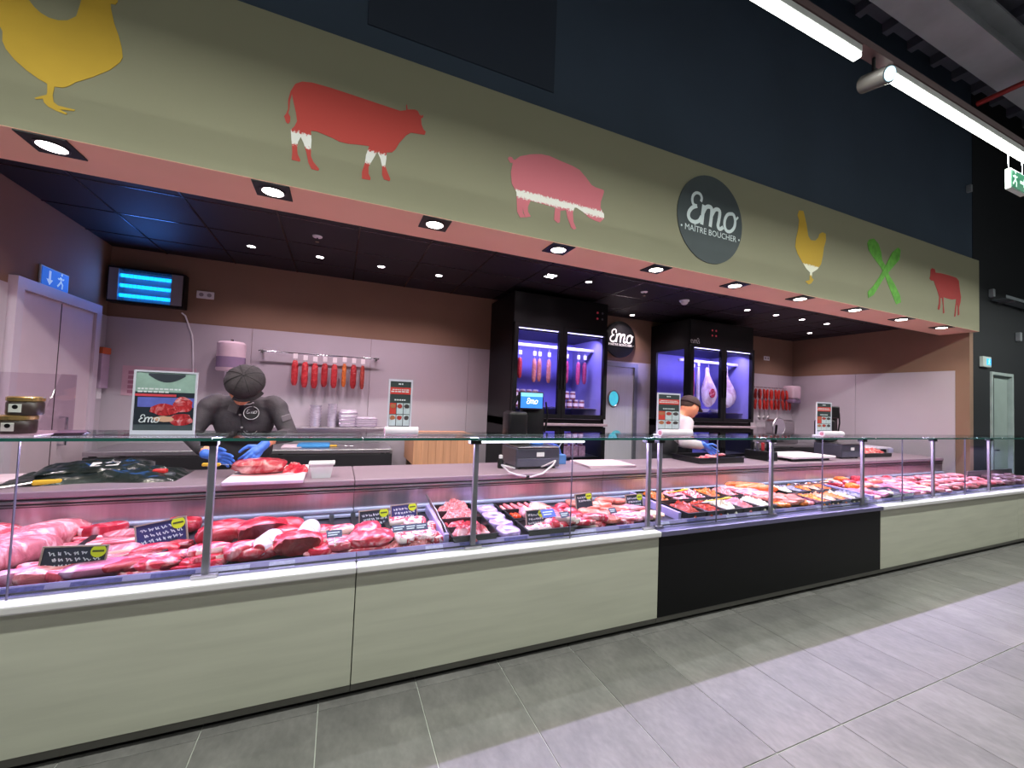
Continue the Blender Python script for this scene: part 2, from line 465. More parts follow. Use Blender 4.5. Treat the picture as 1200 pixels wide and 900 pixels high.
for k in range(40):
    o = bpy.data.objects.new('roof_rib', rib); C.objects.link(o); o.parent = roof; o.location = (-5.7 + 0.55 * k, 0, 0)
BEAM = mat('grey_steel_beam', (176, 178, 184), 0.6, var=0.12, scale=3)
zb, yb = 5.55, 2.1 - 2.2
bm_ = MB().box(-6, 16, yb - 0.16, yb + 0.16, zb, zb + 0.03).box(-6, 16, yb - 0.16, yb + 0.16, zb + .4, zb + .43).box(-6, 16, yb - 0.02, yb + 0.02, zb + .03, zb + .4)
tag(obj('steel_beam', bm_, BEAM), 'grey steel roof beam running along the hall above the counter', 'beam')
for yy in (-1.6, -3.2):
    b2 = MB().box(-6, 16, yy - 0.1, yy + 0.1, 5.8, 5.83).box(-6, 16, yy - 0.02, yy + 0.02, 5.83, 6.08)
    tag(obj('steel_purlin', b2, BEAM), 'thin grey steel purlin under the dark roof deck', 'purlin', 'roof purlins')
a, b = onZ(1145, 122, 5.3), onZ(1210, 92, 5.3)
tag(obj('sprinkler_pipe', MB().tube([(9.0, a.y, 5.3), (9.0, -6.0, 5.3)], 0.03, 10), mat('red_pipe_paint', (150, 38, 34), 0.4, var=0.08), smooth=True), 'red sprinkler pipe crossing under the dark roof', 'pipe')
place(bpy.data.objects['sprinkler_pipe'], (a.x - 9.0, 0, 0))

# door in the hall wall with its frame
d1 = struct('door_1', MB().rbox(8.56, 9.18, Y_HALL + 0.03, Y_HALL + 0.07, 0.004, 2.13, 0.004), mat('grey_green_door', (150, 164, 160), 0.5, var=0.04))
obj('door_frame', MB().box(8.52, 8.56, Y_HALL - 0.02, Y_HALL + 0.10, 0.004, 2.17).box(9.18, 9.22, Y_HALL - .02, Y_HALL + .1, 0.004, 2.17).box(8.56, 9.18, Y_HALL - .02, Y_HALL + .1, 2.13, 2.17), mat('door_frame_paint', (160, 172, 170), 0.5), d1)
obj('door_seam', MB().box(8.72, 8.727, Y_HALL + 0.026, Y_HALL + 0.032, 0.02, 2.12), BLACK, d1)
obj('handle', MB().tube([(8.66, Y_HALL + .03, 1.05), (8.66, Y_HALL - .01, 1.05), (8.76, Y_HALL - .01, 1.05)], 0.009), CHROME, d1, True)

# door in the left wall (cold room) with frame and centre seam
DOORM = mat('pale_door', (206, 186, 196), 0.45, var=0.03)
d2 = struct('door_2', MB().rbox(X_L + 0.002, X_L + 0.03, 1.70, 2.62, 0.004, 2.13, 0.004), DOORM)
obj('door_frame', MB().box(X_L, X_L + 0.05, 1.63, 1.70, 0.004, 2.21).box(X_L, X_L + .05, 2.62, 2.70, 0.004, 2.21).box(X_L, X_L + .05, 1.70, 2.62, 2.13, 2.21), mat('pale_door_frame', (200, 186, 200), 0.4, var=0.03), d2)
obj('door_seam', MB().box(X_L + 0.028, X_L + 0.033, 2.15, 2.156, 0.02, 2.12), mat('door_gasket', (60, 45, 55), 0.6), d2)
obj('handle', MB().tube([(X_L + .03, 2.24, 1.0), (X_L + .075, 2.24, 1.0), (X_L + .075, 2.24, 1.22), (X_L + .03, 2.24, 1.22)], 0.011), CHROME, d2, True)

# swing door in the back wall between the cabinets
SWING = mat('brushed_swing_door', (210, 206, 212), 0.4, 0.15, var=0.04, scale=2, stretch=(20, 20, 1))
d3 = struct('door_3', MB().rbox(3.30, 4.14, Y_BACK - 0.055, Y_BACK - 0.014, 0.004, 2.06, 0.004), SWING)
obj('door_frame', MB().box(4.14, 4.20, Y_BACK - .08, Y_BACK - .012, 0.004, 2.12).box(3.24, 3.30, Y_BACK - .08, Y_BACK - .012, 0.004, 2.12).box(3.30, 4.14, Y_BACK - .08, Y_BACK - .012, 2.06, 2.12), mat('steel_door_frame', (150, 150, 158), 0.35, 0.7), d3)
w = onY(719, 467, Y_BACK - 0.06)
ring = MB()
ring.tube([(w.x + .095 * math.cos(t), Y_BACK - .06, w.z + .12 * math.sin(t)) for t in [2 * PI * i / 24 for i in range(25)]], 0.014, 8)
obj('porthole_ring', ring, STEEL, d3, True)
pane = MB().prism([(.09 * math.cos(2 * PI * i / 28), .115 * math.sin(2 * PI * i / 28)) for i in range(28)], (w.x, Y_BACK - .064, w.z), (1, 0, 0), (0, 0, 1), (0, .006, 0))
obj('porthole_pane', pane, mat('lit_porthole', (96, 190, 205), 0.15, var=0.25, scale=8, emit=(70, 190, 215), estr=0.9), d3)
w2 = onY(722, 509, Y_BACK - 0.06)
obj('push_plate', MB().prism([(.085 * math.cos(2 * PI * i / 24), .06 * math.sin(2 * PI * i / 24)) for i in range(24)], (w2.x, Y_BACK - .064, w2.z), (1, 0, 0), (0, 0, 1), (0, .006, 0)), mat('teal_sticker', (110, 205, 215), 0.2, var=0.2), d3)

# ================================================================== fascia artwork (flat painted silhouettes)
def px_poly(pts, ox, oy, s, y):
    r = []
    for u, w in pts:
        p = onY(ox + u / s, oy + w / s, y); r.append((p.x, p.z))
    return r
def decal(name, pts, m, y, t, parent=None):
    return obj(name, MB().prism(pts, (0, y, 0), (1, 0, 0), (0, 0, 1), (0, -t, 0)), m, parent)
def speckled(name, c1, c2, zlo, zhi, slope=0.0):
    """flat print: body ink breaking up into white speckle inside a band of heights"""
    m, nt, b = node_base(name)
    geo = nt.nodes.new('ShaderNodeTexCoord'); sx = nt.nodes.new('ShaderNodeSeparateXYZ')
    nt.links.new(geo.outputs['Object'], sx.inputs[0])
    nz = nt.nodes.new('ShaderNodeTexNoise'); nz.inputs['Scale'].default_value = 90; nz.inputs['Detail'].default_value = 4
    nt.links.new(geo.outputs['Object'], nz.inputs['Vector'])
    lo = nt.nodes.new('ShaderNodeMapRange'); lo.inputs[1].default_value = zlo - 0.03; lo.inputs[2].default_value = zlo + 0.03
    hi = nt.nodes.new('ShaderNodeMapRange'); hi.inputs[1].default_value = zhi + 0.03; hi.inputs[2].default_value = zhi - 0.03
    nt.links.new(sx.outputs['Z'], lo.inputs[0]); nt.links.new(sx.outputs['Z'], hi.inputs[0])
    mu = nt.nodes.new('ShaderNodeMath'); mu.operation = 'MULTIPLY'; nt.links.new(lo.outputs[0], mu.inputs[0]); nt.links.new(hi.outputs[0], mu.inputs[1])
    ad = nt.nodes.new('ShaderNodeMath'); ad.operation = 'ADD'; nt.links.new(mu.outputs[0], ad.inputs[0]); nt.links.new(nz.outputs['Fac'], ad.inputs[1])
    rp = nt.nodes.new('ShaderNodeMapRange'); rp.inputs[1].default_value = 0.92; rp.inputs[2].default_value = 1.1
    nt.links.new(ad.outputs[0], rp.inputs[0])
    mx = nt.nodes.new('ShaderNodeMix'); mx.data_type = 'RGBA'
    mx.inputs[6].default_value = lin(c1) + (1,); mx.inputs[7].default_value = lin(c2) + (1,)
    nt.links.new(rp.outputs[0], mx.inputs[0]); nt.links.new(mx.outputs[2], b.inputs['Base Color'])
    b.inputs['Roughness'].default_value = 0.7
    return m
FA = Y_FAS - 0.001
# big hen, cut by the frame at the left and top
hen = [(-20, 200), (5, 205), (22, 240), (20, 310), (45, 370), (110, 450), (200, 530), (290, 595), (358, 632), (358, 700), (352, 716), (325, 722), (262, 738), (270, 748), (325, 745), (335, 775), (365, 805), (430, 838), (500, 865), (508, 856), (452, 826), (560, 838), (566, 828), (440, 798), (405, 770), (398, 720), (412, 655), (480, 662), (520, 650), (570, 622), (700, 582), (830, 528), (905, 470), (925, 435), (918, 360), (895, 270), (862, 180), (838, 70), (835, 30), (870, 36), (888, 15), (885, -20), (870, -60), (850, -110), (800, -150), (730, -160), (670, -130), (640, -80), (620, -20), (600, 50), (575, 125), (510, 155), (440, 155), (370, 135), (310, 100), (260, 55), (222, 5), (180, -60), (120, -110), (50, -130), (-20, -110), (-60, -60), (-70, 0), (-50, 60), (-75, 100), (-50, 150)]
tag(decal('hen_silhouette', px_poly(hen, 0, 0, 6.43, FA), mat('mustard_ink', (198, 160, 44), 0.7, var=0.04), FA, 0.002), 'large mustard yellow hen silhouette painted beside the red cow facing it', 'wall painting')
cow = [(140, 158), (125, 210), (122, 265), (112, 300), (128, 330), (125, 365), (112, 380), (98, 370), (82, 325), (98, 302), (112, 270), (112, 205), (130, 140), (165, 85), (215, 68), (290, 76), (420, 112), (560, 158), (700, 205), (850, 255), (940, 285), (985, 280), (985, 238), (992, 240), (995, 275), (1050, 275), (1070, 285), (1085, 315), (1100, 322), (1112, 312), (1110, 332), (1095, 340), (1098, 385), (1112, 420), (1130, 440), (1122, 462), (1080, 455), (1020, 445), (985, 465), (935, 520), (905, 570), (880, 592), (840, 592), (838, 640), (830, 690), (845, 735), (868, 790), (862, 804), (820, 790), (806, 755), (808, 700), (795, 640), (772, 585), (750, 625), (722, 672), (706, 700), (706, 750), (722, 782), (718, 797), (658, 785), (658, 735), (680, 670), (688, 610), (712, 545), (640, 535), (560, 528), (490, 512), (440, 485), (380, 460), (320, 435), (280, 432), (285, 500), (280, 570), (280, 620), (300, 665), (342, 715), (335, 727), (285, 715), (262, 670), (246, 590), (225, 520), (205, 478), (185, 515), (178, 560), (182, 605), (203, 650), (196, 660), (138, 645), (143, 580), (135, 490), (132, 425), (158, 400), (178, 360), (170, 300), (152, 220)]
cz = [onY(320 + u / 6.316, 85 + w / 6.316, FA).z for u, w in ((200, 400), (200, 560))]
tag(decal('cow_silhouette', px_poly(cow, 320, 85, 6.316, FA), speckled('cow_ink', (186, 62, 54), (232, 230, 226), 2.915, 2.992), FA, 0.002), 'red cow silhouette with white stockings facing right, painted beside the pig', 'wall painting')
pig = [(130, 170), (105, 170), (82, 130), (95, 112), (122, 118), (135, 140), (150, 145), (200, 108), (300, 90), (400, 88), (480, 105), (580, 150), (700, 200), (770, 240), (830, 310), (885, 385), (920, 405), (1000, 432), (1004, 450), (988, 500), (972, 545), (970, 600), (1004, 665), (1004, 705), (965, 740), (920, 725), (860, 695), (800, 640), (740, 600), (722, 600), (705, 650), (712, 740), (738, 800), (715, 812), (690, 790), (655, 700), (640, 625), (585, 630), (580, 740), (560, 748), (525, 715), (535, 600), (450, 575), (380, 555), (300, 535), (275, 590), (275, 640), (302, 685), (250, 695), (232, 640), (225, 600), (225, 650), (250, 692), (200, 695), (172, 640), (165, 450), (120, 370), (112, 260)]
tag(decal('pig_silhouette', px_poly(pig, 585, 170, 8.18, FA), speckled('pig_ink', (208, 112, 124), (240, 236, 230), 2.935, 2.988), FA, 0.002), 'pink pig silhouette with a white belly painted between cow and round logo', 'wall painting')
hen2 = [(160, 140), (175, 95), (215, 100), (228, 150), (245, 230), (262, 340), (285, 380), (330, 385), (360, 355), (370, 320), (400, 305), (430, 320), (432, 380), (412, 450), (400, 540), (385, 610), (350, 660), (300, 692), (295, 740), (315, 760), (290, 795), (265, 805), (235, 775), (275, 762), (280, 690), (245, 655), (200, 580), (160, 510), (138, 440), (145, 370), (165, 280), (175, 190)]
tag(decal('hen_silhouette', px_poly(hen2, 915, 235, 8.186, FA), speckled('hen_ink', (198, 160, 44), (236, 234, 214), 2.88, 2.985), FA, 0.002), 'small yellow hen silhouette with a white belly painted beside the round logo', 'wall painting')
LEAF = mat('leaf_green_ink', (92, 162, 52), 0.7, var=0.25, scale=14)
xa = [(92, 120), (110, 88), (155, 78), (200, 130), (225, 210), (235, 290), (275, 350), (300, 430), (345, 500), (405, 620), (415, 690), (370, 710), (340, 640), (285, 500), (262, 430), (215, 345), (150, 260), (105, 190)]
xb = [(290, 290), (330, 210), (385, 165), (410, 190), (400, 280), (330, 360), (260, 440), (200, 540), (150, 620), (100, 650), (95, 590), (150, 530), (210, 440), (250, 370)]
xr = thing('crossed_vegetable_silhouette', 'green crossed vegetable silhouettes painted between yellow hen and small red cow', 'wall painting', (onY(1036, 317, FA).x, FA, 2.9))
for poly, dy in ((xa, 0), (xb, -0.0015)):
    q = [(x - xr.location.x, z - xr.location.z) for x, z in px_poly(poly, 1005, 270, 8.185, FA)]
    obj('stalk', MB().prism(q, (0, dy, 0), (1, 0, 0), (0, 0, 1), (0, -0.002, 0)), LEAF, xr)
cow2 = [(700, 375), (715, 362), (742, 375), (745, 405), (800, 412), (880, 432), (945, 455), (970, 485), (978, 560), (990, 640), (985, 690), (972, 740), (975, 810), (960, 815), (960, 740), (950, 700), (945, 770), (938, 825), (925, 828), (932, 770), (945, 660), (900, 662), (850, 650), (822, 640), (825, 720), (832, 790), (818, 797), (818, 720), (808, 650), (795, 650), (790, 740), (782, 762), (768, 755), (778, 700), (782, 640), (765, 580), (742, 520), (730, 485), (705, 480), (690, 462), (698, 430)]
tag(decal('cow_silhouette', px_poly(cow2, 1005, 270, 8.185, FA), mat('deep_red_ink', (160, 36, 34), 0.7, var=0.04), FA, 0.002), 'small plain dark red cow silhouette painted at the end of the fascia', 'wall painting')

# round logo: disc, lettering
LOGO_C, LOGO_R = (2.955, 3.16), 0.39
def stroke(mb, pts, wd, to):
    """flat pen stroke along pts with width wd (list or number); to() maps to 3-D; gives a thin raised ribbon"""
    n = len(pts)
    Ls, Rs = [], []
    for i, (x, y) in enumerate(pts):
        a = pts[max(i - 1, 0)]; b = pts[min(i + 1, n - 1)]
        dx, dy = b[0] - a[0], b[1] - a[1]; l = math.hypot(dx, dy) or 1
        w_ = (wd[i] if isinstance(wd, (list, tuple)) else wd) / 2
        Ls.append((x - dy / l * w_, y + dx / l * w_)); Rs.append((x + dy / l * w_, y - dx / l * w_))
    vs = [to(p, 0) for p in Ls] + [to(p, 0) for p in Rs] + [to(p, 1) for p in Ls] + [to(p, 1) for p in Rs]
    fs = []
    for i in range(n - 1):
        fs += [(i, i + 1, n + i + 1, n + i), (2 * n + i, 3 * n + i, 3 * n + i + 1, 2 * n + i + 1), (i, 2 * n + i, 2 * n + i + 1, i + 1), (n + i, n + i + 1, 3 * n + i + 1, 3 * n + i)]
    fs += [(0, n, 3 * n, 2 * n), (n - 1, 3 * n - 1, 4 * n - 1, 2 * n - 1)]
    mb.add(vs, fs)
def smooth_pts(p, k=4):
    out = []
    for i in range(len(p) - 1):
        p0 = p[max(i - 1, 0)]; p1 = p[i]; p2 = p[i + 1]; p3 = p[min(i + 2, len(p) - 1)]
        for s in range(k):
            t = s / k
            out.append(tuple(0.5 * ((2 * p1[c]) + (-p0[c] + p2[c]) * t + (2 * p0[c] - 5 * p1[c] + 4 * p2[c] - p3[c]) * t * t + (-p0[c] + 3 * p1[c] - 3 * p2[c] + p3[c]) * t ** 3) for c in (0, 1)))
    out.append(tuple(p[-1])); return out
_raw = [([(232, 285), (240, 245), (222, 205), (185, 192), (152, 215), (140, 262), (152, 312), (190, 330)], 26),
        ([(190, 330), (140, 348), (105, 395), (102, 445), (130, 485), (175, 500), (215, 482), (238, 440)], 34),
        ([(262, 320), (252, 400), (238, 525)], 38),
        ([(255, 400), (285, 345), (325, 340), (345, 370), (340, 450), (328, 550)], 36),
        ([(340, 440), (375, 375), (410, 368), (430, 398), (420, 480), (410, 540), (430, 575), (465, 555)], 34),
        ([(560, 415), (515, 420), (485, 470), (480, 540), (500, 590), (540, 600), (580, 560), (592, 490), (578, 430), (555, 412)], 30),
        ([(585, 480), (605, 470), (622, 448)], 18)]
EMO = []      # strokes in logo units: disc radius 1, origin at its centre
for pts, w_ in _raw:
    q = []
    for u, v in smooth_pts(pts):
        p = onY(795 + u / 9, 205 + v / 9, FA); q.append(((p.x - LOGO_C[0]) / LOGO_R, (p.z - LOGO_C[1]) / LOGO_R))
    EMO.append((q, w_ / 9 / 88 * 0.92))
def emo_letters(mb, org, U, V, N, s, slim=1.0):
    org, U, V, N = Vector(org), Vector(U), Vector(V), Vector(N)
    for i, (q, w_) in enumerate(EMO):
        stroke(mb, q, w_ / 0.45 * slim, lambda p, k: org + U * p[0] * s + V * p[1] * s + N * (0.0006 * k * (1 + 0.15 * i) + 0.0001))
    return mb
def text_mb(txt, size, org, U, V, N=(0, 0, 0), t=0.0006, bold=0.0):
    cu = bpy.data.curves.new('t', 'FONT'); cu.body = txt; cu.size = size; cu.align_x = 'CENTER'; cu.align_y = 'CENTER'; cu.resolution_u = 2
    cu.offset = bold
    o = bpy.data.objects.new('t', cu); C.objects.link(o)
    dg = bpy.context.evaluated_depsgraph_get()
    me = bpy.data.meshes.new_from_object(o.evaluated_get(dg))
    org, U, V, N = Vector(org), Vector(U), Vector(V), Vector(N)
    mb = MB().add([org + U * v.co.x + V * v.co.y + N * t for v in me.vertices], [tuple(p.vertices) for p in me.polygons])
    bpy.data.objects.remove(o); bpy.data.curves.remove(cu); bpy.data.meshes.remove(me)
    return mb
def circle(r, n=40, c=(0, 0), rx=1.0):
    return [(c[0] + r * rx * math.cos(2 * PI * i / n), c[1] + r * math.sin(2 * PI * i / n)) for i in range(n)]
LOGOG = mat('charcoal_logo_disc', (54, 64, 68), 0.6, var=0.04)
LOGOW = mat('pale_blue_lettering', (214, 226, 228), 0.6, var=0.02)
lg = thing('round_logo_sign', 'large charcoal round logo sign with pale lettering on the olive fascia', 'sign', (LOGO_C[0], FA, LOGO_C[1]))
obj('disc', MB().prism(circle(LOGO_R, 56), (0, 0, 0), (1, 0, 0), (0, 0, 1), (0, -0.006, 0)), LOGOG, lg)
obj('script_lettering', emo_letters(MB(), (0, -0.0065, 0), (1, 0, 0), (0, 0, 1), (0, -1, 0), LOGO_R), LOGOW, lg)
sl = obj('small_lettering', text_mb('• MAÎTRE BOUCHER •', 0.075, (0.005, -0.0065, -0.12), (1, 0, 0), (0, 0, 1), (0, -1, 0)), LOGOW, lg); sl['kind'] = 'stuff'
# ================================================================== luminaires
LAMPW = emitter('lamp_white', (255, 246, 238), 14.0)
dl_frame = MB().rbox(-.095, .095, -.095, .095, -.008, .0, .002, 1).mesh('frame', BLACK)
dl_trim = MB().lathe([(.056, -.0085), (.066, -.0085), (.066, -.013), (.056, -.013), (.056, -.0085)], n=24).mesh('trim_ring', mat('purple_black_trim', (40, 30, 40), 0.3), True)
dl_lamp = MB().lathe([(0, -.012), (.056, -.012), (.05, -.0085), (0, -.0085)], n=24).mesh('lamp', LAMPW, True)
for k in range(-1, 10):
    t = thing('square_downlight', 'square black recessed downlight in the rose soffit above the counter', 'downlight', (-1.366 + 0.953 * k, 0.53, Z_SOF - 0.003), 0, 'square downlights in the rose soffit')
    obj('frame', dl_frame, None, t); obj('trim_ring', dl_trim, None, t); obj('lamp', dl_lamp, None, t)
    spot_light('downlight_beam', (0, 0, -0.02), W_DOWN, COL_DOWN, (0, -0.06, -1), 2.5, 0.7, 0.05, t)
sp_ring = MB().lathe([(.034, 0), (.046, 0), (.044, -.006), (.034, -.006), (.034, 0)], n=20).mesh('ring', mat('spot_ring', (90, 84, 90), 0.3, 0.6), True)
sp_lamp = MB().lathe([(0, -.005), (.034, -.005), (.03, -.001), (0, -.001)], n=20).mesh('lamp', emitter('spot_lamp', (255, 240, 244), 16.0), True)
for (x, y) in ((-.81, 2.2), (-.234, 2.2), (.339, 2.2), (.942, 2.2), (2.459, 1.58), (3.942, 2.67), (4.973, 1.6), (5.548, 1.6), (6.105, 1.6), (7.261, 2.19), (6.68, 1.6), (-1.4, 1.05), (-.45, 1.05), (.5, 1.05), (1.45, 1.05), (2.4, 1.05), (3.35, 1.05), (4.3, 1.05), (5.25, 1.05), (6.2, 1.05)):  # row nearest the soffit is unseen, added to brighten worktop and left door
    t = thing('ceiling_spot', 'small round ceiling spot in the black tiles over the work area', 'spotlight', (x, y, Z_CEIL), 0, 'round spots in the black ceiling')
    obj('ring', sp_ring, None, t); obj('lamp', sp_lamp, None, t)
    spot_light('spot_beam', (0, 0, -0.02), W_SPOT, COL_SPOT, (0, 0.0, -1), 2.3, 0.8, 0.04, t)
t = thing('square_ceiling_spot', 'square twin-bar ceiling spot in the black tiles by the dark cabinet', 'spotlight', (1.995, 1.60, Z_CEIL))
obj('frame', MB().rbox(-.07, .07, -.07, .07, -.006, 0, .002, 1), BLACK, t)
for yy in (-.035, .035): obj('lamp_bar', MB().rbox(-.05, .05, yy - .014, yy + .014, -.009, -.005, .002, 1), emitter('spot_lamp', (255, 240, 244), 16.0), t)
spot_light('spot_beam', (0, 0, -0.02), W_SPOT, COL_SPOT, (0, 0, -1), 2.3, 0.8, 0.04, t)
WHITE = WHITEP
for (x, y, lab) in ((-.233, 1.635, 'white sprinkler head in the black ceiling behind the red cow fascia'), (3.239, 1.60, 'white sprinkler head in the black ceiling between the two dark cabinets')):
    t = thing('fire_sprinkler', lab, 'sprinkler', (x, y, Z_CEIL))
    obj('rosette', MB().lathe([(0, 0), (.04, 0), (.036, -.008), (.012, -.012)], n=16), WHITE, t, True)
    obj('nozzle', MB().cone((0, 0, -.01), (0, 0, -.045), .008, .006, 8).lathe([(0, -.045), (.016, -.045), (.016, -.048), (0, -.048)], n=10), CHROME, t, True)
t = thing('smoke_detector', 'white dome smoke detector in the black ceiling by the second cabinet', 'smoke detector', (3.918, 1.655, Z_CEIL))
obj('base', MB().lathe([(0, 0), (.06, 0), (.06, -.015), (.05, -.02)], n=20), WHITE, t, True)
obj('dome', MB().lathe([(.046, -.018), (.04, -.04), (.024, -.052), (0, -.055)], n=20), WHITE, t, True)

# hall luminaires
Z_HL, Y_HL = 3.4, 1.261 - 2.2
TRACK = mat('dark_red_brown_track', (92, 66, 68), 0.5, var=0.05)
tag(obj('lighting_track', MB().box(-5.6, 15, Y_HL - .03, Y_HL + .03, Z_HL + .05, Z_HL + .09), TRACK), 'long dark lighting track carrying the white tube lights over the aisle', 'track')
for k, (x0, x1) in enumerate(((0.66, 2.46), (2.76, 4.56), (-1.44, .36), (-3.54, -1.74), (4.86, 6.66), (6.96, 8.76), (9.06, 10.86))):
    lab = 'glowing white linear light hung on the track before the track spotlight' if k == 0 else ('glowing white linear light reaching to the green exit sign' if k == 1 else 'glowing white linear light further along the hall track')
    t = thing('linear_light', lab, 'light', ((x0 + x1) / 2, Y_HL, Z_HL), 0, 'linear lights on the hall track')
    L = (x1 - x0) / 2
    obj('housing', MB().rbox(-L, L, -.024, .024, .012, .05, .004), mat('white_housing', (210, 212, 210), 0.4), t)
    obj('diffuser', MB().rbox(-L, L, -.021, .021, -.014, .012, .008), emitter('tube_glow', (250, 255, 246), 8.0), t)
    area_light('tube_light', (0, 0, -.04), 2 * L, 0.09, W_HALL, COL_HALL, (0, 0, -1), t)
tag(obj('lighting_track', MB().box(-5.6, 15, -4.23, -4.17, 5.05, 5.09), TRACK), 'unseen lighting track added behind the camera for the extra tubes', 'track')  # unseen track and tubes, added to lift the fascia top and upper wall
for k in range(6):
    t = thing('linear_light', 'unseen white linear light added behind the camera to brighten the fascia', 'light', (-3.0 + 2.4 * k, -4.2, 5.0), 0, 'added linear lights behind the camera')
    obj('housing', MB().rbox(-.9, .9, -.024, .024, .012, .05, .004), mat('white_housing', (210, 212, 210), 0.4), t)
    obj('diffuser', MB().rbox(-.9, .9, -.021, .021, -.014, .012, .008), emitter('tube_glow', (250, 255, 246), 8.0), t)
    area_light('tube_light', (0, 0, -.04), 1.8, 0.09, W_HALL * 0.42, COL_HALL, (0, .25, -1), t)
p = onY(1028, 101, Y_HL - 0.02)
t = thing('track_spotlight', 'grey cylinder track spotlight between the two white tube lights', 'spotlight', (2.61, Y_HL, Z_HL + 0.05))
obj('stem', MB().cone((0, 0, 0), (0, 0, -.08), .009, .009, 8), BLACK, t)
hd = MB().cone((.02, .06, -.10), (.0, -.07, -.14), .045, .045, 20)
obj('cylinder_head', hd, mat('grey_spot_body', (84, 80, 78), 0.4, 0.2), t, True)
obj('lens', MB().cone((.0, -.07, -.14), (-.001, -.076, -.1418), .035, .035, 20), emitter('spot_lens', (190, 225, 240), 1.6), t)

# exit signs
GREEN = emitter('exit_green', (24, 120, 84), 0.55)
def running_man(mb, org, U, V, N, s):
    to = lambda q, k: Vector(org) + Vector(U) * q[0] * s + Vector(V) * q[1] * s + Vector(N) * (.0006 * k + .0002)
    for pts, w_ in (([(-.05, .14), (-.02, 0), (-.12, -.12), (-.2, -.2)], .07), ([(-.02, 0), (.08, -.1), (.06, -.25)], .07), ([(-.05, .14), (.08, .08), (.14, .13)], .05), ([(-.05, .14), (-.15, .06), (-.2, .1)], .05)):
        stroke(mb, pts, w_, to)
    mb.add([to(q, 1) for q in circle(.05, 12, (0, .25))], [tuple(range(12))])
    return mb
def arrow(mb, org, U, V, N, s):
    to = lambda q: Vector(org) + Vector(U) * q[0] * s + Vector(V) * q[1] * s + Vector(N) * .0008
    mb.add([to(q) for q in ((-.2, .05), (.05, .05), (.05, .15), (.22, 0), (.05, -.15), (.05, -.05), (-.2, -.05))], [tuple(range(7))])
    return mb
SIGNW = emitter('exit_white', (214, 240, 226), 0.9)
p = onY(1190, 214, Y_HL)
t = thing('exit_sign', 'green hanging exit sign with running figure under the tube light', 'exit sign', (p.x, Y_HL, p.z))
t.scale = (.72, .72, .72)
obj('case', MB().rbox(-.17, .17, -.02, .02, -.10, .10, .006), mat('sign_case', (200, 212, 206), 0.4), t)
obj('face', MB().box(-.155, .155, -.023, -.019, -.085, .085), GREEN, t)
obj('running_figure', running_man(MB(), (-.08, -.024, 0), (1, 0, 0), (0, 0, 1), (0, -1, 0), .28), SIGNW, t)
obj('arrow', arrow(MB(), (.08, -.024, 0), (1, 0, 0), (0, 0, 1), (0, -1, 0), .3), SIGNW, t)
for x in (-.155, .155): obj('suspension_wire', MB().cone((x, 0, .1), (x, 0, (Z_HL - .018 - p.z) / .72), .003, .003, 6), CHROME, t)
BLUES = emitter('sign_blue', (36, 92, 190), 0.5)
p = onX(64, 328, X_L + .012)
t = thing('exit_sign', 'blue and white exit sign with arrow above the pale door', 'exit sign', (X_L + .004, p.y, p.z + .0))
obj('board', MB().rbox(0, .012, -.17, .17, -.075, .075, .003), mat('sign_rim', (190, 205, 225), 0.4), t)
obj('face', MB().box(.011, .014, -.16, .16, -.066, .066), BLUES, t)
W2 = mat('sign_white', (220, 230, 240), 0.5, emit=(190, 215, 245), estr=0.35)
obj('arrow', arrow(MB(), (.0142, -.07, 0), (0, 0, -1), (0, 1, 0), (1, 0, 0), .26), W2, t)
obj('running_figure', running_man(MB(), (.0142, .07, 0), (0, 1, 0), (0, 0, 1), (1, 0, 0), .22), W2, t)
p = onY(1156, 424, Y_HALL - .03)
t = thing('exit_sign', 'small lit cyan exit box above the grey hall door', 'exit sign', (p.x, Y_HALL, p.z))
t.scale = (.8, .8, .8)
obj('case', MB().rbox(-.15, .15, -.05, 0, -.09, .09, .006), mat('sign_case', (200, 212, 206), 0.4), t)
obj('face', MB().box(-.03, .13, -.053, -.049, -.055, .055), emitter('sign_cyan', (40, 170, 230), 1.0), t)
obj('running_figure', running_man(MB(), (.06, -.0535, 0), (1, 0, 0), (0, 0, 1), (0, -1, 0), .18), SIGNW, t)
# dim fittings on the hall wall
for (px, py, w_, h_, lab) in ((1159.5, 344, .06, .11, 'small pale wall box high on the dark hall wall'), (1191, 395, .07, .13, 'small grey wall box above the exit box on the dark wall'), (1133, 222, .05, .1, 'tiny pale box high above the fascia corner')):
    p = onY(px, py, Y_HALL)
    tag(obj('wall_box', MB().rbox(-w_ / 2, w_ / 2, -.05, 0, -h_ / 2, h_ / 2, .005), mat('dim_grey_box', (130, 134, 140), 0.5), loc=p), lab, 'wall box')
p = onY(1180, 358, Y_HALL)
t = thing('cable_tray', 'grey cable tray bracketed to the dark hall wall past the fascia', 'cable tray', (p.x, Y_HALL, p.z))
obj('channel', MB().box(-.55, 2.4, -.16, -.02, 0, .008).box(-.55, 2.4, -.16, -.155, 0, .05), mat('galvanised_tray', (120, 126, 134), 0.4, 0.5), t)
for x in (-.3, .5, 1.3): obj('bracket', MB().box(x - .015, x + .015, -.16, 0, -.02, 0), STEEL, t)

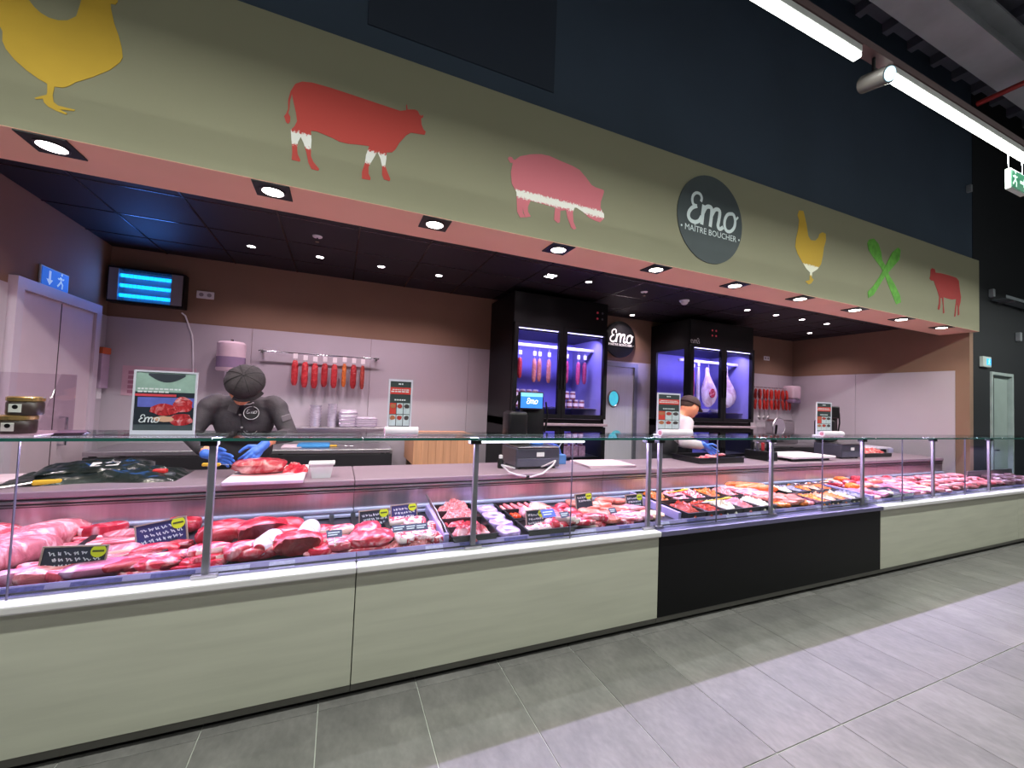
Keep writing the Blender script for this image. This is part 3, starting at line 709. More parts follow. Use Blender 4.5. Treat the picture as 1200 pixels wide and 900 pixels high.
# ================================================================== refrigerated display counters
LAMINATE = mat('pale_washed_oak_laminate', (200, 200, 182), 0.5, var=0.07, scale=2.2, stretch=(0.7, 1, 9), detail=6)
BLACKLAM = mat('black_laminate', (10, 10, 12), 0.45, var=0.06, spec=0.2)
LEDGEW = mat('white_ledge', (226, 222, 222), 0.35, var=0.02)
LEDGEV = mat('anodised_ledge', (120, 116, 150), 0.3, 0.6, var=0.04)
KICK = mat('dark_kick_plate', (120, 118, 112), 0.4, 0.3, var=0.06)
RAILV = mat('price_rail_plastic', (150, 140, 186), 0.25, var=0.18, scale=5, stretch=(1, 1, 1))
DECKM = mat('dark_deck_tray', (54, 50, 60), 0.4, 0.2, var=0.08)
def deck_z(y): return 0.668 + (y - 0.03) * 0.055
POST = [-1.765 + 1.255 * k for k in range(-1, 9)]           # ..., -0.51, 0.745, 2.0, 3.255, 4.51, 5.765, 7.02, 8.275
units = [('light wood fronted display counter with the steak trays and the butcher\'s board', -3.02, 0.127, LAMINATE, LEDGEW, 1.2, 'a'),
         ('light wood fronted display counter holding mince trays, next to the black fronted counter', 0.127, 2.06, LAMINATE, LEDGEW, 1.2, 'b'),
         ('black fronted display counter holding the black deli trays', 2.06, 4.70, BLACKLAM, LEDGEV, 1.2, 'c'),
         ('light wood fronted display counter past the black one, reaching the side wall', 4.70, 7.60, LAMINATE, LEDGEW, 1.2, 'd'),
         ('shallow end display counter in front of the side wall corner', 7.60, 8.90, LAMINATE, LEDGEW, 0.46, 'e')]
RAILB = mat('pale_blue_rail', (196, 200, 222), 0.35, 0.35, var=0.05)
GASKET = mat('dark_groove', (46, 32, 48), 0.5)
for lab, x0, x1, fm, lm, dep, key in units:
    u = thing('display_counter', lab, 'display counter', ((x0 + x1) / 2, 0, 0))
    X0, X1 = x0 - u.location.x + .0015, x1 - u.location.x - .0015
    full = dep > 1
    yb_ = dep - .02
    obj('body', MB().box(X0, X1, .022, yb_, .07, .60), mat('counter_body_grey', (110, 108, 112), 0.5), u)
    obj('front_panel', MB().rbox(X0 + .001, X1 - .001, 0.0, .02, .066, .613, .002, 1), fm, u)
    obj('kick_plate', MB().box(X0, X1, .012, .03, .028, .066), KICK, u)
    obj('plinth', MB().box(X0, X1, .05, yb_ - .04, 0.001, .07), BLACK, u)
    obj('ledge', MB().rbox(X0, X1, -.027, .075, .613, .650, .008, 2), lm, u)
    yd = .655 if full else dep - .03
    dk = MB(); dk.add([(X0, .05, deck_z(.05) - .03), (X1, .05, deck_z(.05) - .03), (X1, yd, deck_z(yd) - .03), (X0, yd, deck_z(yd) - .03), (X0, .05, deck_z(.05)), (X1, .05, deck_z(.05)), (X1, yd, deck_z(yd)), (X0, yd, deck_z(yd))], [(0, 3, 2, 1), (4, 5, 6, 7), (0, 1, 5, 4), (2, 3, 7, 6), (0, 4, 7, 3), (1, 2, 6, 5)])
    obj('deck', dk, DECKM, u)
    # price rail along the front, inside the glass
    pr = MB(); pr.add([(X0, .046, .652), (X1, .046, .652), (X1, .066, .690), (X0, .066, .690), (X0, .052, .652), (X1, .052, .652), (X1, .070, .690), (X0, .070, .690)], [(0, 1, 2, 3), (4, 7, 6, 5), (3, 2, 6, 7), (0, 4, 5, 1), (0, 3, 7, 4), (1, 5, 6, 2)])
    rail = obj('price_rail', pr, RAILV, u)
    xl = X0 + .06; rl = random.Random(int(x0 * 100))
    while xl < X1 - .25:
        w_ = rl.uniform(.08, .2)
        f_ = lambda q, e: .046 + .020 * q - e
        lb = MB().add([(xl, f_(.15, .001), .6577), (xl + w_, f_(.15, .001), .6577), (xl + w_, f_(.85, .001), .6843), (xl, f_(.85, .001), .6843), (xl, f_(.15, .0), .6577), (xl + w_, f_(.15, .0), .6577), (xl + w_, f_(.85, .0), .6843), (xl, f_(.85, .0), .6843)], [(0, 1, 2, 3), (4, 7, 6, 5), (0, 4, 5, 1), (1, 5, 6, 2), (2, 6, 7, 3), (3, 7, 4, 0)])
        obj('rail_label', lb, [mat('rail_label_navy', (84, 80, 140), .4, var=.3, scale=60), mat('rail_label_pale', (190, 184, 220), .4, var=.15, scale=60)][rl.random() < .4], rail)
        xl += w_ + rl.uniform(.02, .22)
    if full:
        obj('rear_cabinet', MB().box(X0, X1, .70, yb_, .60, .898), mat('counter_body_grey', (110, 108, 112), 0.5), u)
        obj('rear_panel', MB().box(X0, X1, .672, .69, .70, .866), STEELP, u)
        obj('lower_rail', MB().rbox(X0, X1, .638, .672, .708, .728, .005), RAILB, u)
        obj('upper_rail', MB().rbox(X0, X1, .650, .674, .742, .760, .006), RAILB, u)
        obj('groove', MB().box(X0, X1, .669, .70, .860, .906), GASKET, u)
        obj('moulding', MB().rbox(X0, X1, .662, .69, .866, .873, .002), STEEL, u)
        obj('moulding', MB().rbox(X0, X1, .660, .69, .881, .896, .004), STEEL, u)
        obj('worktop', MB().rbox(X0, X1, .655, dep, .906, .943, .006), WORKTOP, u)
    else:
        obj('rear_panel', MB().box(X0, X1, dep - .03, dep - .02, .60, .80), STEELP, u)
    # glass panes, shelf, posts and LED profile of this unit
    edges = [x0] + [e for e in sorted([p for p in POST] + [p + .6275 for p in POST]) if x0 + .1 < e < x1 - .1] + [x1]
    for i in range(len(edges) - 1):
        obj('front_pane', MB().box(edges[i] - u.location.x + .0015, edges[i + 1] - u.location.x - .0015, .028, .036, .652, 1.262), GLASS, u)
        if i and min(abs(edges[i] - p) for p in POST) > .1: obj('pane_seal', MB().box(edges[i] - u.location.x - .0015, edges[i] - u.location.x + .0015, .027, .037, .652, 1.262), mat('pane_seal_grey', (104, 98, 116), .3), u)
    sh = [x0] + [p for p in POST if x0 + .2 < p < x1 - .2] + [x1]
    for i in range(len(sh) - 1):
        a_, b_ = sh[i] - u.location.x + .0015, sh[i + 1] - u.location.x - .0015
        sp = obj('shelf_pane', MB().box(a_, b_, .018, .42, 1.264, 1.276), [GLASSG], u)
        obj('shelf_edge', MB().box(a_, b_, .0165, .0178, 1.2635, 1.2765), mat('green_glass_edge', (40, 92, 84), 0.15, var=0.2, scale=4, stretch=(1, 1, 1)), sp)
        obj('led_profile', MB().rbox(a_ + .02, b_ - .02, .405, .428, 1.244, 1.262, .003, 1), mat('led_profile_alu', (170, 170, 176), 0.4, 0.6), u)
        obj('led_strip', MB().box(a_ + .03, b_ - .03, .409, .420, 1.2425, 1.2442), emitter('case_led', (240, 222, 255), 5.0), u)
        L = area_light('case_light', ((a_ + b_) / 2, .414, 1.238), (b_ - a_) * .94, .012, W_CASE * (b_ - a_) / 1.25, COL_CASE, (0, -1, -.9), u)
    for p in POST + ([2.095] if key == 'c' else []):
        if x0 + .01 <= p <= x1 - .05:
            xx = p - u.location.x
            hw = min(.05, x1 - p - .002, p - x0 - .002)
            ps = obj('glass_post', MB().rbox(xx - .015, xx + .015, .040, .064, .652, 1.262, .004), POSTM, u)
            obj('clamp', MB().rbox(xx - min(.045, hw), xx + .02, .022, .07, 1.240, 1.263, .003), BLACK, ps)
            obj('foot', MB().rbox(xx - hw, xx + hw, .030, .068, .650, .668, .003), STEEL, ps)
    if key == 'b':
        obj('front_led', MB().rbox(.76 - u.location.x, 1.46 - u.location.x, .030, .040, 1.246, 1.258, .002, 1), emitter('front_led_glow', (246, 246, 255), 1.6), u)
# ================================================================== back of the shop
# ---- two dark meat cabinets with lit glass doors
CABLED = emitter('cabinet_led', (214, 206, 255), 4.0)
CABIN = mat('blue_violet_lining', (126, 118, 200), 0.45, var=0.08, scale=3)
CABBLK = mat('cabinet_black', (11, 10, 14), 0.4, var=0.05, spec=0.25)
YC = 2.11
GLASSC = glass('cabinet_glass', (0.93, 0.93, 1.0), 0.7)
def cabinet(label, x0, x1, glass_side, zt):
    c = thing('meat_cabinet', label, 'cabinet', (x0, YC, 0))
    W, D = x1 - x0, Y_BACK - .014 - YC
    zg0, zg1 = 1.33, 2.30            # glazed display
    zl0, zl1 = 0.30, 1.13            # lower glazed cupboard
    t_ = .035
    sh = MB().box(0, W, .02, D, zg1 + .02, zt).box(0, W, 0.02, D, 0, .26).box(0, W, .02, D, 1.20, 1.29)
    sh.box(W - t_, W, .02, D, .26, zg1 + .02)
    if glass_side:
        sh.box(0, t_, .02, .10, .26, zg1 + .02).box(0, t_, D - .12, D, .26, zg1 + .02).box(0, t_, .1, D - .12, .26, 1.29)
    else:
        sh.box(0, t_, .02, D, .26, zg1 + .02)
    obj('shell', sh, CABBLK, c)
    obj('back_lining', MB().box(t_, W - t_, D - .03, D - .01, .26, zg1 + .02), CABIN, c)
    obj('side_lining', MB().box(W - t_ - .006, W - t_ - .001, .03, D - .03, 1.30, zg1 + .02), mat('pale_violet_lining', (140, 134, 186), .4, var=.06), c)
    obj('floor_lining', MB().box(t_, W - t_, .03, D - .03, 1.29, 1.30), STEELP, c)
    if glass_side: obj('side_pane', MB().box(.012, .02, .10, D - .12, 1.29, zg1 + .02), GLASSC, c)
    # fascia with control lights
    fa = obj('top_fascia', MB().rbox(0, W, -.004, .02, zg1 + .10, zt, .003), CABBLK, c)
    for i, (dx, dz) in enumerate(((0, 0), (0, .075), (.075, 0), (.075, .075))):
        obj('control_light', MB().cone((W * (.88 if not glass_side else .33) + dx, -.006, zt - .2 + dz), (W * (.88 if not glass_side else .33) + dx, -.003, zt - .2 + dz), .014, .014, 10), emitter('control_red', (170, 50, 66), 0.35) if i < 2 or glass_side else mat('control_grey', (84, 84, 88), 0.4), fa)
    # doors
    mid = W / 2
    for k, (a, b) in enumerate(((.005, mid - .003), (mid + .003, W - .005))):
        for (z0, z1) in ((1.30, zg1 + .095), (.27, 1.20)):
            f = .05
            fr = MB().box(a, a + f, -.03, .018, z0, z1).box(b - f, b, -.03, .018, z0, z1).box(a + f, b - f, -.03, .018, z0, z0 + f).box(a + f, b - f, -.03, .018, z1 - f, z1)
            d = obj('glass_door', fr, CABBLK, c)
            obj('pane', MB().box(a + f, b - f, -.012, -.006, z0 + f, z1 - f), GLASSC, d)
            hx = b - .02 if k == 0 else a + .02
            obj('handle', MB().rbox(hx - .008, hx + .008, -.055, -.03, (z0 + z1) / 2 - .2, (z0 + z1) / 2 + .2, .004), CABBLK, d)
            if z0 > 1:
                obj('led_bar', MB().rbox(a + f, b - f, .004, .016, z1 - f - .008, z1 - f - .001, .002, 1), CABLED, d)
    obj('front_ledge', MB().rbox(0, W, -.07, -.03, 1.215, 1.245, .004), mat('cabinet_ledge', (170, 150, 160), 0.35, 0.5), c)
    # hanging rails, shelf
    obj('hanging_rail', MB().rbox(t_, W - t_, D * .28, D * .28 + .03, 2.16, 2.20, .006), mat('rail_pale', (206, 200, 230), 0.3, 0.3), c)
    obj('shelf', MB().box(t_, W - t_, .12, D - .05, 1.42, 1.428), STEEL, c)
    obj('lower_shelf', MB().box(t_, W - t_, .06, D - .05, .82, .828), STEEL, c)
    area_light('cabinet_light', (W / 2, .10, 2.285), W * .85, .05, 15.0, (.46, .42, 1.0), (0, .45, -1), c)
    area_light('cabinet_light', (W / 2, .30, 1.19), W * .8, .1, 6.0, (.55, .52, 1.0), (0, .2, -1), c)
    return c, W, D
cab1, CW, CD = cabinet('black glazed meat cabinet hung with long salamis, beside the plain wall', 1.81, 3.10, False, 2.76)
cab2, _, _ = cabinet('black glazed meat cabinet hung with whole hams, with glass side', 4.50, 5.78, True, 2.74)

def salami_mesh(L, r, m):
    n = 9; pts = [(0, 0, -L * i / (n - 1)) for i in range(n)]
    tp_ = [.6, .93, 1, 1, 1, 1, 1, .93, .55]
    return MB().tube(pts, r, 12, tp_).mesh('casing', m, True)
def hang(name, label, cat, x, y, ztop, L, r, m, drop=.1, tagcard=True, group=None):
    t = thing(name, label, cat, (x, y, ztop - drop - L), 0, group)
    key = (round(L, 3), round(r, 4), m.name)
    if key not in hang.cache: hang.cache[key] = salami_mesh(L, r, m)
    obj('casing', hang.cache[key], None, t, loc=(0, 0, L))
    obj('string', MB().cone((0, 0, L - .002), (0, 0, L + drop), .0018, .0018, 5), mat('butcher_string', (220, 205, 205), 0.8), t)
    if tagcard: obj('price_card', MB().rbox(-.022, .022, -.009, -.007, L + drop * .25, L + drop * .25 + .055, .0008, 1), mat('white_card', (236, 226, 232), 0.6), t)
    return t
hang.cache = {}
SAL_RED = meat('salami_red', (190, 44, 52), (220, 110, 110), .15, 30, rough=.4)
SAL_PINK = meat('salami_pink', (216, 132, 116), (236, 190, 176), .3, 30, rough=.4)
SAL_MAG = meat('salami_magenta', (186, 60, 110), (220, 130, 160), .2, 30, rough=.4)
for i, (px, m, L, lab) in enumerate(((609, SAL_RED, .30, 'red salami with price card hanging inside the lit cabinet by its left door edge'), (626, SAL_PINK, .34, 'pale pink dry sausage hanging in the lit cabinet'), (632, SAL_PINK, .33, 'pale pink dry sausage hanging in the lit cabinet'), (643, SAL_PINK, .34, 'light dry sausage hanging alone before the door mullion of the lit cabinet'), (664, SAL_MAG, .33, 'dark pink dry sausage hanging behind the right cabinet door'), (677.5, SAL_MAG, .34, 'dark pink dry sausage hanging behind the right cabinet door'), (685, SAL_MAG, .33, 'dark pink dry sausage hanging behind the right cabinet door'))):
    yy = YC + CD * .28 + .015
    p = onY(px, 430, yy)
    g_ = 'salamis hanging in the lit cabinet'
    hang('dry_sausage', lab, 'sausage', p.x, yy, 2.16, L - .05, .028, m, .14, True, g_)
PACK = mat('red_white_pack', (196, 150, 166), 0.4, var=0.3, scale=30)
PACK2 = mat('dark_red_pack', (120, 50, 72), 0.4, var=0.3, scale=30)
jar_me = MB().lathe([(.034, 0), (.036, .01), (.036, .075), (.03, .085)], n=14).mesh('jar_body', PACK2, True)
lid_me = MB().lathe([(.032, .085), (.034, .087), (.034, .102), (0, .104)], n=14).mesh('lid', mat('pale_lid', (214, 200, 214), 0.35), True)
lab_me = MB().lathe([(.0364, .022), (.0368, .022), (.0368, .062), (.0364, .062), (.0364, .022)], n=14).mesh('jar_label', mat('jar_label_white', (226, 210, 222), 0.6), True)
def jar(x, y, z, lab, group):
    t = thing('jar', lab, 'jar', (x, y, z), random.uniform(-.5, .5), group)
    obj('jar_body', jar_me, None, t); obj('lid', lid_me, None, t); obj('jar_label', lab_me, None, t)
    return t
for i in range(8): jar(1.81 + .15 + .085 * (i % 4), YC + .2 + .0, 1.428 + .1045 * (i // 4), 'small lidded jar stacked on the cabinet shelf under the salamis', 'jars stacked on the left side of the cabinet shelf')
for i in range(4): jar(1.81 + .80 + .09 * i, YC + .2, 1.428, 'small lidded jar on the cabinet shelf behind the right door', 'jars behind the right cabinet door')
for i in range(2): jar(1.81 + .845 + .09 * i, YC + .2, 1.428 + .1045, 'small lidded jar on top of the row behind the right cabinet door', 'jars on top behind the right cabinet door')
for i in range(3):
    jar(1.81 + .86 + .11 * i, YC + .22, .828 + .12, 'small jar in the lower cupboard of the salami cabinet', 'jars in the lower cupboard')
    tag(obj('carton', MB().rbox(-.045, .045, -.06, .06, 0, .12, .004), PACK, loc=(1.81 + .86 + .11 * i, YC + .22, .828)), 'pale carton under a jar in the lower cupboard of the salami cabinet', 'carton', 'cartons in the lower cupboard')
# hams in the second cabinet
HAMSKIN = meat('ham_skin', (206, 176, 190), (236, 224, 236), .6, 6, rough=.45)
HAMCUT = meat('ham_cut', (196, 62, 84), (236, 190, 200), .5, 18)
NET = mat('ham_netting', (226, 220, 232), 0.8, var=0.1)
def ham(x, y, ztop, L, w_, lab, cut, drop):
    t = thing('cured_ham', lab, 'ham', (x, y, ztop - drop - L), 0, 'hams in the second cabinet')
    prof = [(0, 0), (.45, .03), (.85, .14), (1.0, .30), (.96, .45), (.72, .62), (.42, .78), (.28, .90), (.30, .95), (.16, 1.0), (0, 1.0)]
    mb = MB().lathe([(r * w_ / 2, z * L) for r, z in prof], n=18)
    mb.v = [(vx * 1.0 + .02 * math.sin(vz * 9), vy * .62 + .01 * math.sin(vz * 13 + vx * 20), vz) for vx, vy, vz in mb.v]
    obj('ham_body', mb, HAMSKIN, t, True)
    if cut: obj('cut_face', MB().prism([(q[0], q[1]) for q in circle(w_ * .26, 20, (0, L * .36), .8)], (0, -w_ * .31 - .004, 0), (1, 0, 0), (0, 0, 1), (0, .02, 0)), HAMCUT, t)
    obj('string', MB().cone((0, 0, L - .01), (0, 0, L + drop), .003, .003, 6), mat('butcher_string', (220, 205, 205), 0.8), t)
yy = YC + CD * .28 + .015
ham(onY(830, 450, yy).x, yy, 2.16, .60, .26, 'cured ham in white netting with a red cut face, hung in the second cabinet', True, .06)
ham(onY(852, 450, yy).x, yy, 2.16, .56, .28, 'pale wrapped ham hanging behind the right door of the second cabinet', False, .10)
ham(onY(866, 450, yy).x + .0, yy, 2.16, .50, .09, 'slim pale cured piece hanging at the cabinet side wall', False, .10)
p = onY(846.5, 470, yy)
ham(p.x, yy + .0, 2.16, .36, .16, 'small pink ham hung low behind the door mullion of the second cabinet', False, .32)
hang('dry_sausage', 'slim dark red dry sausage hanging beside the netted ham', 'sausage', onY(812, 450, yy).x, yy, 2.16, .46, .02, SAL_MAG, .1, True)
hang('dry_sausage', 'slim white dusted dry sausage hanging beside the netted ham', 'sausage', onY(818, 450, yy).x, yy, 2.16, .56, .024, mat('white_mould', (214, 206, 224), 0.7), .06, True)
for i in range(3):
    t = thing('shallow_bowl', 'white bowl on the shelf of the ham cabinet', 'bowl', (4.50 + .32 + .24 * i, YC + .24, 1.428), 0, 'bowls on the ham cabinet shelf')
    obj('bowl_shell', MB().lathe([(.03, 0), (.06, .015), (.085, .05), (.08, .05), (.055, .02), (0, .012)], n=18), mat('bowl_white', (214, 210, 230), 0.3), t, True)
    obj('bowl_foot', MB().lathe([(0, 0), (.032, 0), (.03, .006), (0, .006)], n=14), WHITEP, t)
# reflection of the sign, modelled as mirrored pale letters on the cabinet front
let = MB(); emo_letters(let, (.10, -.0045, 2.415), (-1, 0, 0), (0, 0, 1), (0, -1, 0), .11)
sgn = obj('lettering_reflection', let, mat('faint_white_reflection', (190, 192, 196), 0.5), cab2); sgn['kind'] = 'stuff'

# ---- second round sign
p = onY(726, 398, Y_BACK - .03)
t = thing('round_logo_sign', 'black round logo sign with white lettering on the wall above the swing door', 'sign', (p.x, Y_BACK - .012, p.z))
R2 = .275
obj('disc', MB().prism(circle(R2, 48), (0, -.012, 0), (1, 0, 0), (0, 0, 1), (0, -.03, 0)), BLACK, t)
obj('standoff', MB().cone((0, -.012, 0), (0, 0, 0), .05, .05, 10), STEEL, t)
SW = mat('white_sign_letter', (240, 240, 236), 0.5, emit=(240, 240, 236), estr=0.25)
obj('script_lettering', emo_letters(MB(), (0, -.0425, 0), (1, 0, 0), (0, 0, 1), (0, -1, 0), R2), SW, t)
sl = obj('small_lettering', text_mb('• MAÎTRE BOUCHER •', .052, (0, -.0425, -.085), (1, 0, 0), (0, 0, 1), (0, -1, 0)), SW, t); sl['kind'] = 'stuff'

# ---- insect killer with three blue tubes
p = onY(178, 340, Y_BACK)
t = thing('insect_killer_lamp', 'insect killer lamp with three glowing blue tubes high on the wall', 'insect killer', (p.x, Y_BACK, p.z))
W_, H_ = .56, .30
GREYM = mat('grey_metal_case', (150, 146, 156), 0.4, 0.4, var=0.05)
obj('case', MB().box(-W_ / 2, -W_ / 2 + .07, -.13, -.02, -H_ / 2, H_ / 2).box(W_ / 2 - .09, W_ / 2, -.13, -.02, -H_ / 2, H_ / 2).box(-W_ / 2, W_ / 2, -.03, -.001, -H_ / 2, H_ / 2), GREYM, t)
obj('outer_frame', MB().box(-W_ / 2 - .012, W_ / 2 + .012, -.12, -.001, H_ / 2, H_ / 2 + .018).box(-W_ / 2 - .012, W_ / 2 + .012, -.12, -.001, -H_ / 2 - .018, -H_ / 2).box(W_ / 2, W_ / 2 + .012, -.12, -.001, -H_ / 2, H_ / 2).box(-W_ / 2 - .012, -W_ / 2, -.12, -.001, -H_ / 2, H_ / 2), BLACK, t)
for dz in (-.095, 0, .095):
    obj('blue_tube', MB().cone((-W_ / 2 + .06, -.085, dz), (W_ / 2 - .08, -.085, dz), .017, .017, 12), emitter('uv_tube', (18, 150, 255), 3.0), t, True)
for i in range(14):
    xx = -W_ / 2 + .08 + i * .031
    obj('grid_wire', MB().cone((xx, -.112, -H_ / 2), (xx, -.112, H_ / 2), .0012, .0012, 4), GREYM, t)
area_light('uv_glow', (-.01, -.12, 0),   .38, .24, 2.6, (.10, .28, 1.0), (0, -1, 0), t)
p2 = onY(213, 369, Y_BACK - .02); p3_ = onY(226, 400, Y_BACK - .02); p4_ = onY(227, 470, Y_BACK - .02)
tag(obj('power_cable', MB().tube([(p2.x - .0, Y_BACK - .03, p2.z + .02), (p2.x + .03, Y_BACK - .02, p2.z - .005), (p3_.x - .01, Y_BACK - .018, p3_.z + .06), (p3_.x, Y_BACK - .018, p3_.z - .02), (p4_.x, Y_BACK - .018, p4_.z), (p4_.x - .01, Y_BACK - .018, 1.0)], .007, 8), WHITEP, smooth=True), 'white power cable running down the wall from the insect lamp', 'cable')
def outlet(px, py, y, lab):
    p = onY(px, py, y)
    t = thing('wall_socket', lab, 'socket', (p.x, y, p.z))
    obj('plate', MB().rbox(-.075, .075, -.012, 0, -.038, .038, .004), WHITEP, t)
    for dx in (-.034, .034): obj('socket_insert', MB().cone((dx, -.0135, 0), (dx, -.0115, 0), .02, .02, 14), mat('socket_grey', (150, 142, 150), 0.5), t)
outlet(241, 346, Y_BACK, 'white double socket on the wall by the insect lamp')
outlet(898, 420, Y_BACK, 'white socket on the wall above the red sausage strings')

# ---- paper dispensers
def dispenser(px, py, lab, r, h_):
    p = onY(px, py, Y_BACK - .012 - r)
    t = thing('paper_dispenser', lab, 'paper dispenser', (p.x, Y_BACK - .012 - r, p.z - h_ / 2))
    obj('shell', MB().lathe([(r * .94, 0), (r, .02), (r, h_ * .5)], n=28).lathe([(r * .995, h_ * .5), (r, h_ * .5 + .005), (r, h_ - .02), (r * .85, h_), (0, h_)], n=28), mat('pink_white_plastic', (226, 200, 214), 0.3), t, True)
    obj('window_band', MB().lathe([(r * 1.004, h_ * .12), (r * 1.008, h_ * .12), (r * 1.008, h_ * .48), (r * 1.004, h_ * .48), (r * 1.004, h_ * .12)], n=28), mat('smoke_window', (150, 128, 160), 0.25), t, True)
    obj('lock', MB().cone((0, 0, h_), (0, 0, h_ + .025), .015, .012, 10), CHROME, t)
    obj('paper_tail', MB().box(-.05, .05, -.002, .002, -.08, .002), WHITEP, t)
dispenser(271, 418, 'pale round paper towel dispenser on the wall behind the butcher', .125, .30)
p = onY(927, 463, Y_BACK - .1)
t = thing('paper_dispenser', 'square white paper dispenser next to the red sausage strings', 'paper dispenser', (p.x, Y_BACK - .012, p.z - .15))
obj('shell', MB().rbox(-.12, .12, -.20, 0, .08, .32, .03, 3), mat('pink_white_plastic', (226, 200, 214), 0.3), t, True)
obj('tray', MB().rbox(-.12, .12, -.20, 0, 0, .075, .02, 3), mat('smoke_window', (150, 128, 160), 0.25), t, True)
obj('lever', MB().rbox(-.04, .04, -.215, -.195, .06, .085, .004), mat('grey_lever', (120, 112, 124), .4), t)

# ---- notices
def notice(name, lab, px0, px1, py0, py1, y, rows):
    a, b = onY(px0, py0, y), onY(px1, py1, y)
    t = thing(name, lab, 'notice', ((a.x + b.x) / 2, y, b.z))
    w_, h_ = b.x - a.x, a.z - b.z
    obj('sheet', MB().box(-w_ / 2, w_ / 2, -.002, 0, 0, h_), mat('pink_paper', (206, 168, 184), 0.6), t)
    tb = MB()
    for r_ in range(rows):
        for c_ in range(3):
            tb.box(-w_ * .42 + c_ * w_ * .29, -w_ * .42 + c_ * w_ * .29 + w_ * .24, -.0032, -.002, h_ * (.08 + .8 * r_ / rows), h_ * (.08 + .8 * (r_ + .7) / rows))
    s_ = obj('table_print', tb, mat('red_grey_print', (172, 118, 140), 0.7), t); s_['kind'] = 'stuff'
notice('wall_notice', 'pale pink printed notice table on the wall behind the framed poster', 144, 228, 428, 466, Y_BACK - .013, 5)
p = onX(114, 432, X_L + .03)
t = thing('wall_file_holder', 'lilac paper pocket with an orange top on the wall by the pale door', 'file holder', (X_L + .012, 2.80, 1.38))
obj('pocket', MB().rbox(0, .05, -.07, .07, .08, .40, .004), mat('lilac_paper', (176, 152, 178), .6), t)
obj('top_band', MB().rbox(0, .055, -.072, .072, .40, .46, .004), mat('orange_band', (186, 84, 42), .5), t)
obj('loose_sheet', MB().box(.01, .014, -.03, .05, -.02, .09), WHITEP, t)

# ---- wall rail with hanging salamis
a, b = onY(303, 411, Y_BACK - .09), onY(444, 422, Y_BACK - .09)
t = thing('hanging_rail', 'thin steel rail on the wall with salamis hanging from it', 'rail', (a.x, Y_BACK - .012, a.z))
L = b.x - a.x
obj('bar', MB().cone((0, -.08, 0), (L, -.08, 0), .009, .009, 10), CHROME, t, True)
for x in (.03, L - .03): obj('wall_bracket', MB().rbox(x - .012, x + .012, -.095, 0, -.018, .018, .003), STEEL, t)
for i, px in enumerate((345, 357, 368.5, 380, 391.5, 403, 414, 424.5)):
    p = onY(px, 440, Y_BACK - .092)
    m = meat('salami_orange', (214, 110, 44), (230, 160, 100), .2, 30, rough=.4) if i == 5 else (meat('salami_brown', (150, 52, 44), (190, 96, 84), .2, 30, rough=.4) if i == 7 else SAL_RED)
    r = .024 if i in (5, 7) else .033
    lab = {5: 'slim orange salami hanging from the wall rail between red ones', 7: 'slim brown dry sausage at the end of the wall rail'}.get(i, 'thick bright red salami hanging from the wall rail')
    hang('salami', lab, 'salami', p.x, Y_BACK - .092, a.z - .01 + random.uniform(-.01, .01), .26 + .02 * random.random(), r, m, .075, True, 'salamis on the wall rail')
tag(obj('rail_shelf', MB().rbox(0, L + .12, -.16, 0, 0, .02, .004), STEELP, loc=(a.x - .02, Y_BACK - .012, 1.10)), 'steel wall shelf under the hanging salamis', 'shelf')
SLEEVE = mat('clear_sleeve_wrap', (206, 196, 212), 0.12, 0.3, var=0.2, scale=20, stretch=(1, 1, 6))
for i, (px, r, h_, lab) in enumerate(((369, .06, .24, 'tall stack of clear plastic cups on the shelf under the salamis'), (388.5, .05, .26, 'tall stack of clear plastic cups on the shelf under the salamis'))):
    p = onY(px, 500, Y_BACK - .1)
    t = thing('cup_stack', lab, 'cup stack', (p.x, Y_BACK - .1, 1.12), 0, 'cup stacks under the salamis')
    for k in range(7):
        z0 = h_ / 7 * k
        obj('cup', MB().lathe([(r * .82, z0), (r * .95, z0 + h_ / 7 * .8), (r, z0 + h_ / 7 * .85), (r, z0 + h_ / 7)], n=16), SLEEVE, t, True)
for i, (px, w_, h_, lab) in enumerate(((407, .19, .20, 'shiny wrapped bundle of tubs leaning on the shelf under the salamis'), (428, .24, .12, 'low wrapped pack of lids on the shelf under the salamis'))):
    p = onY(px, 500, Y_BACK - .1)
    t = thing('wrapped_pack', lab, 'pack', (p.x, Y_BACK - .1, 1.12), .1)
    obj('wrap', MB().rbox(-w_ / 2, w_ / 2, -.06, .06, 0, h_, .03, 3), SLEEVE, t, True)
    for k in range(4): obj('fold', MB().rbox(-w_ / 2 - .002, w_ / 2 + .002, -.062, .062, h_ * (.18 + .2 * k), h_ * (.18 + .2 * k) + .012, .004), mat('sleeve_fold', (176, 160, 184), .15, .3), t)

# ---- back bench behind the butcher
DKB = mat('dark_bench_side', (36, 32, 38), 0.5)
t = thing('work_bench', 'long dark work bench with steel top along the back wall', 'bench', (-1.0, 2.25, 0))
obj('bench_top', MB().rbox(-.9, 1.55, 0, .62, .90, .94, .005), STEELP, t)
obj('drawer_front', MB().rbox(-.9, 1.55, .01, .03, .62, .89, .004), DKB, t)
for x in (-.87, .5, 1.49): obj('leg', MB().rbox(x, x + .04, .03, .07, .001, .9, .004), DKB, t)
for x in (-.87, 1.49): obj('leg', MB().rbox(x, x + .04, .55, .59, .001, .9, .004), DKB, t)
obj('lower_shelf', MB().box(-.48, 1.53, .05, .6, .3, .33), DKB, t)
def onbench(px): return onY(px, 520, 2.5).x
BLUEP = mat('blue_plastic', (58, 140, 206), 0.4, var=0.06)
tag(obj('blue_tray', MB().rbox(-.15, .15, -.12, .12, 0, .03, .012, 2), BLUEP, loc=(onbench(368), 2.5, .941), smooth=True), 'flat blue tray lying on the back bench', 'tray')
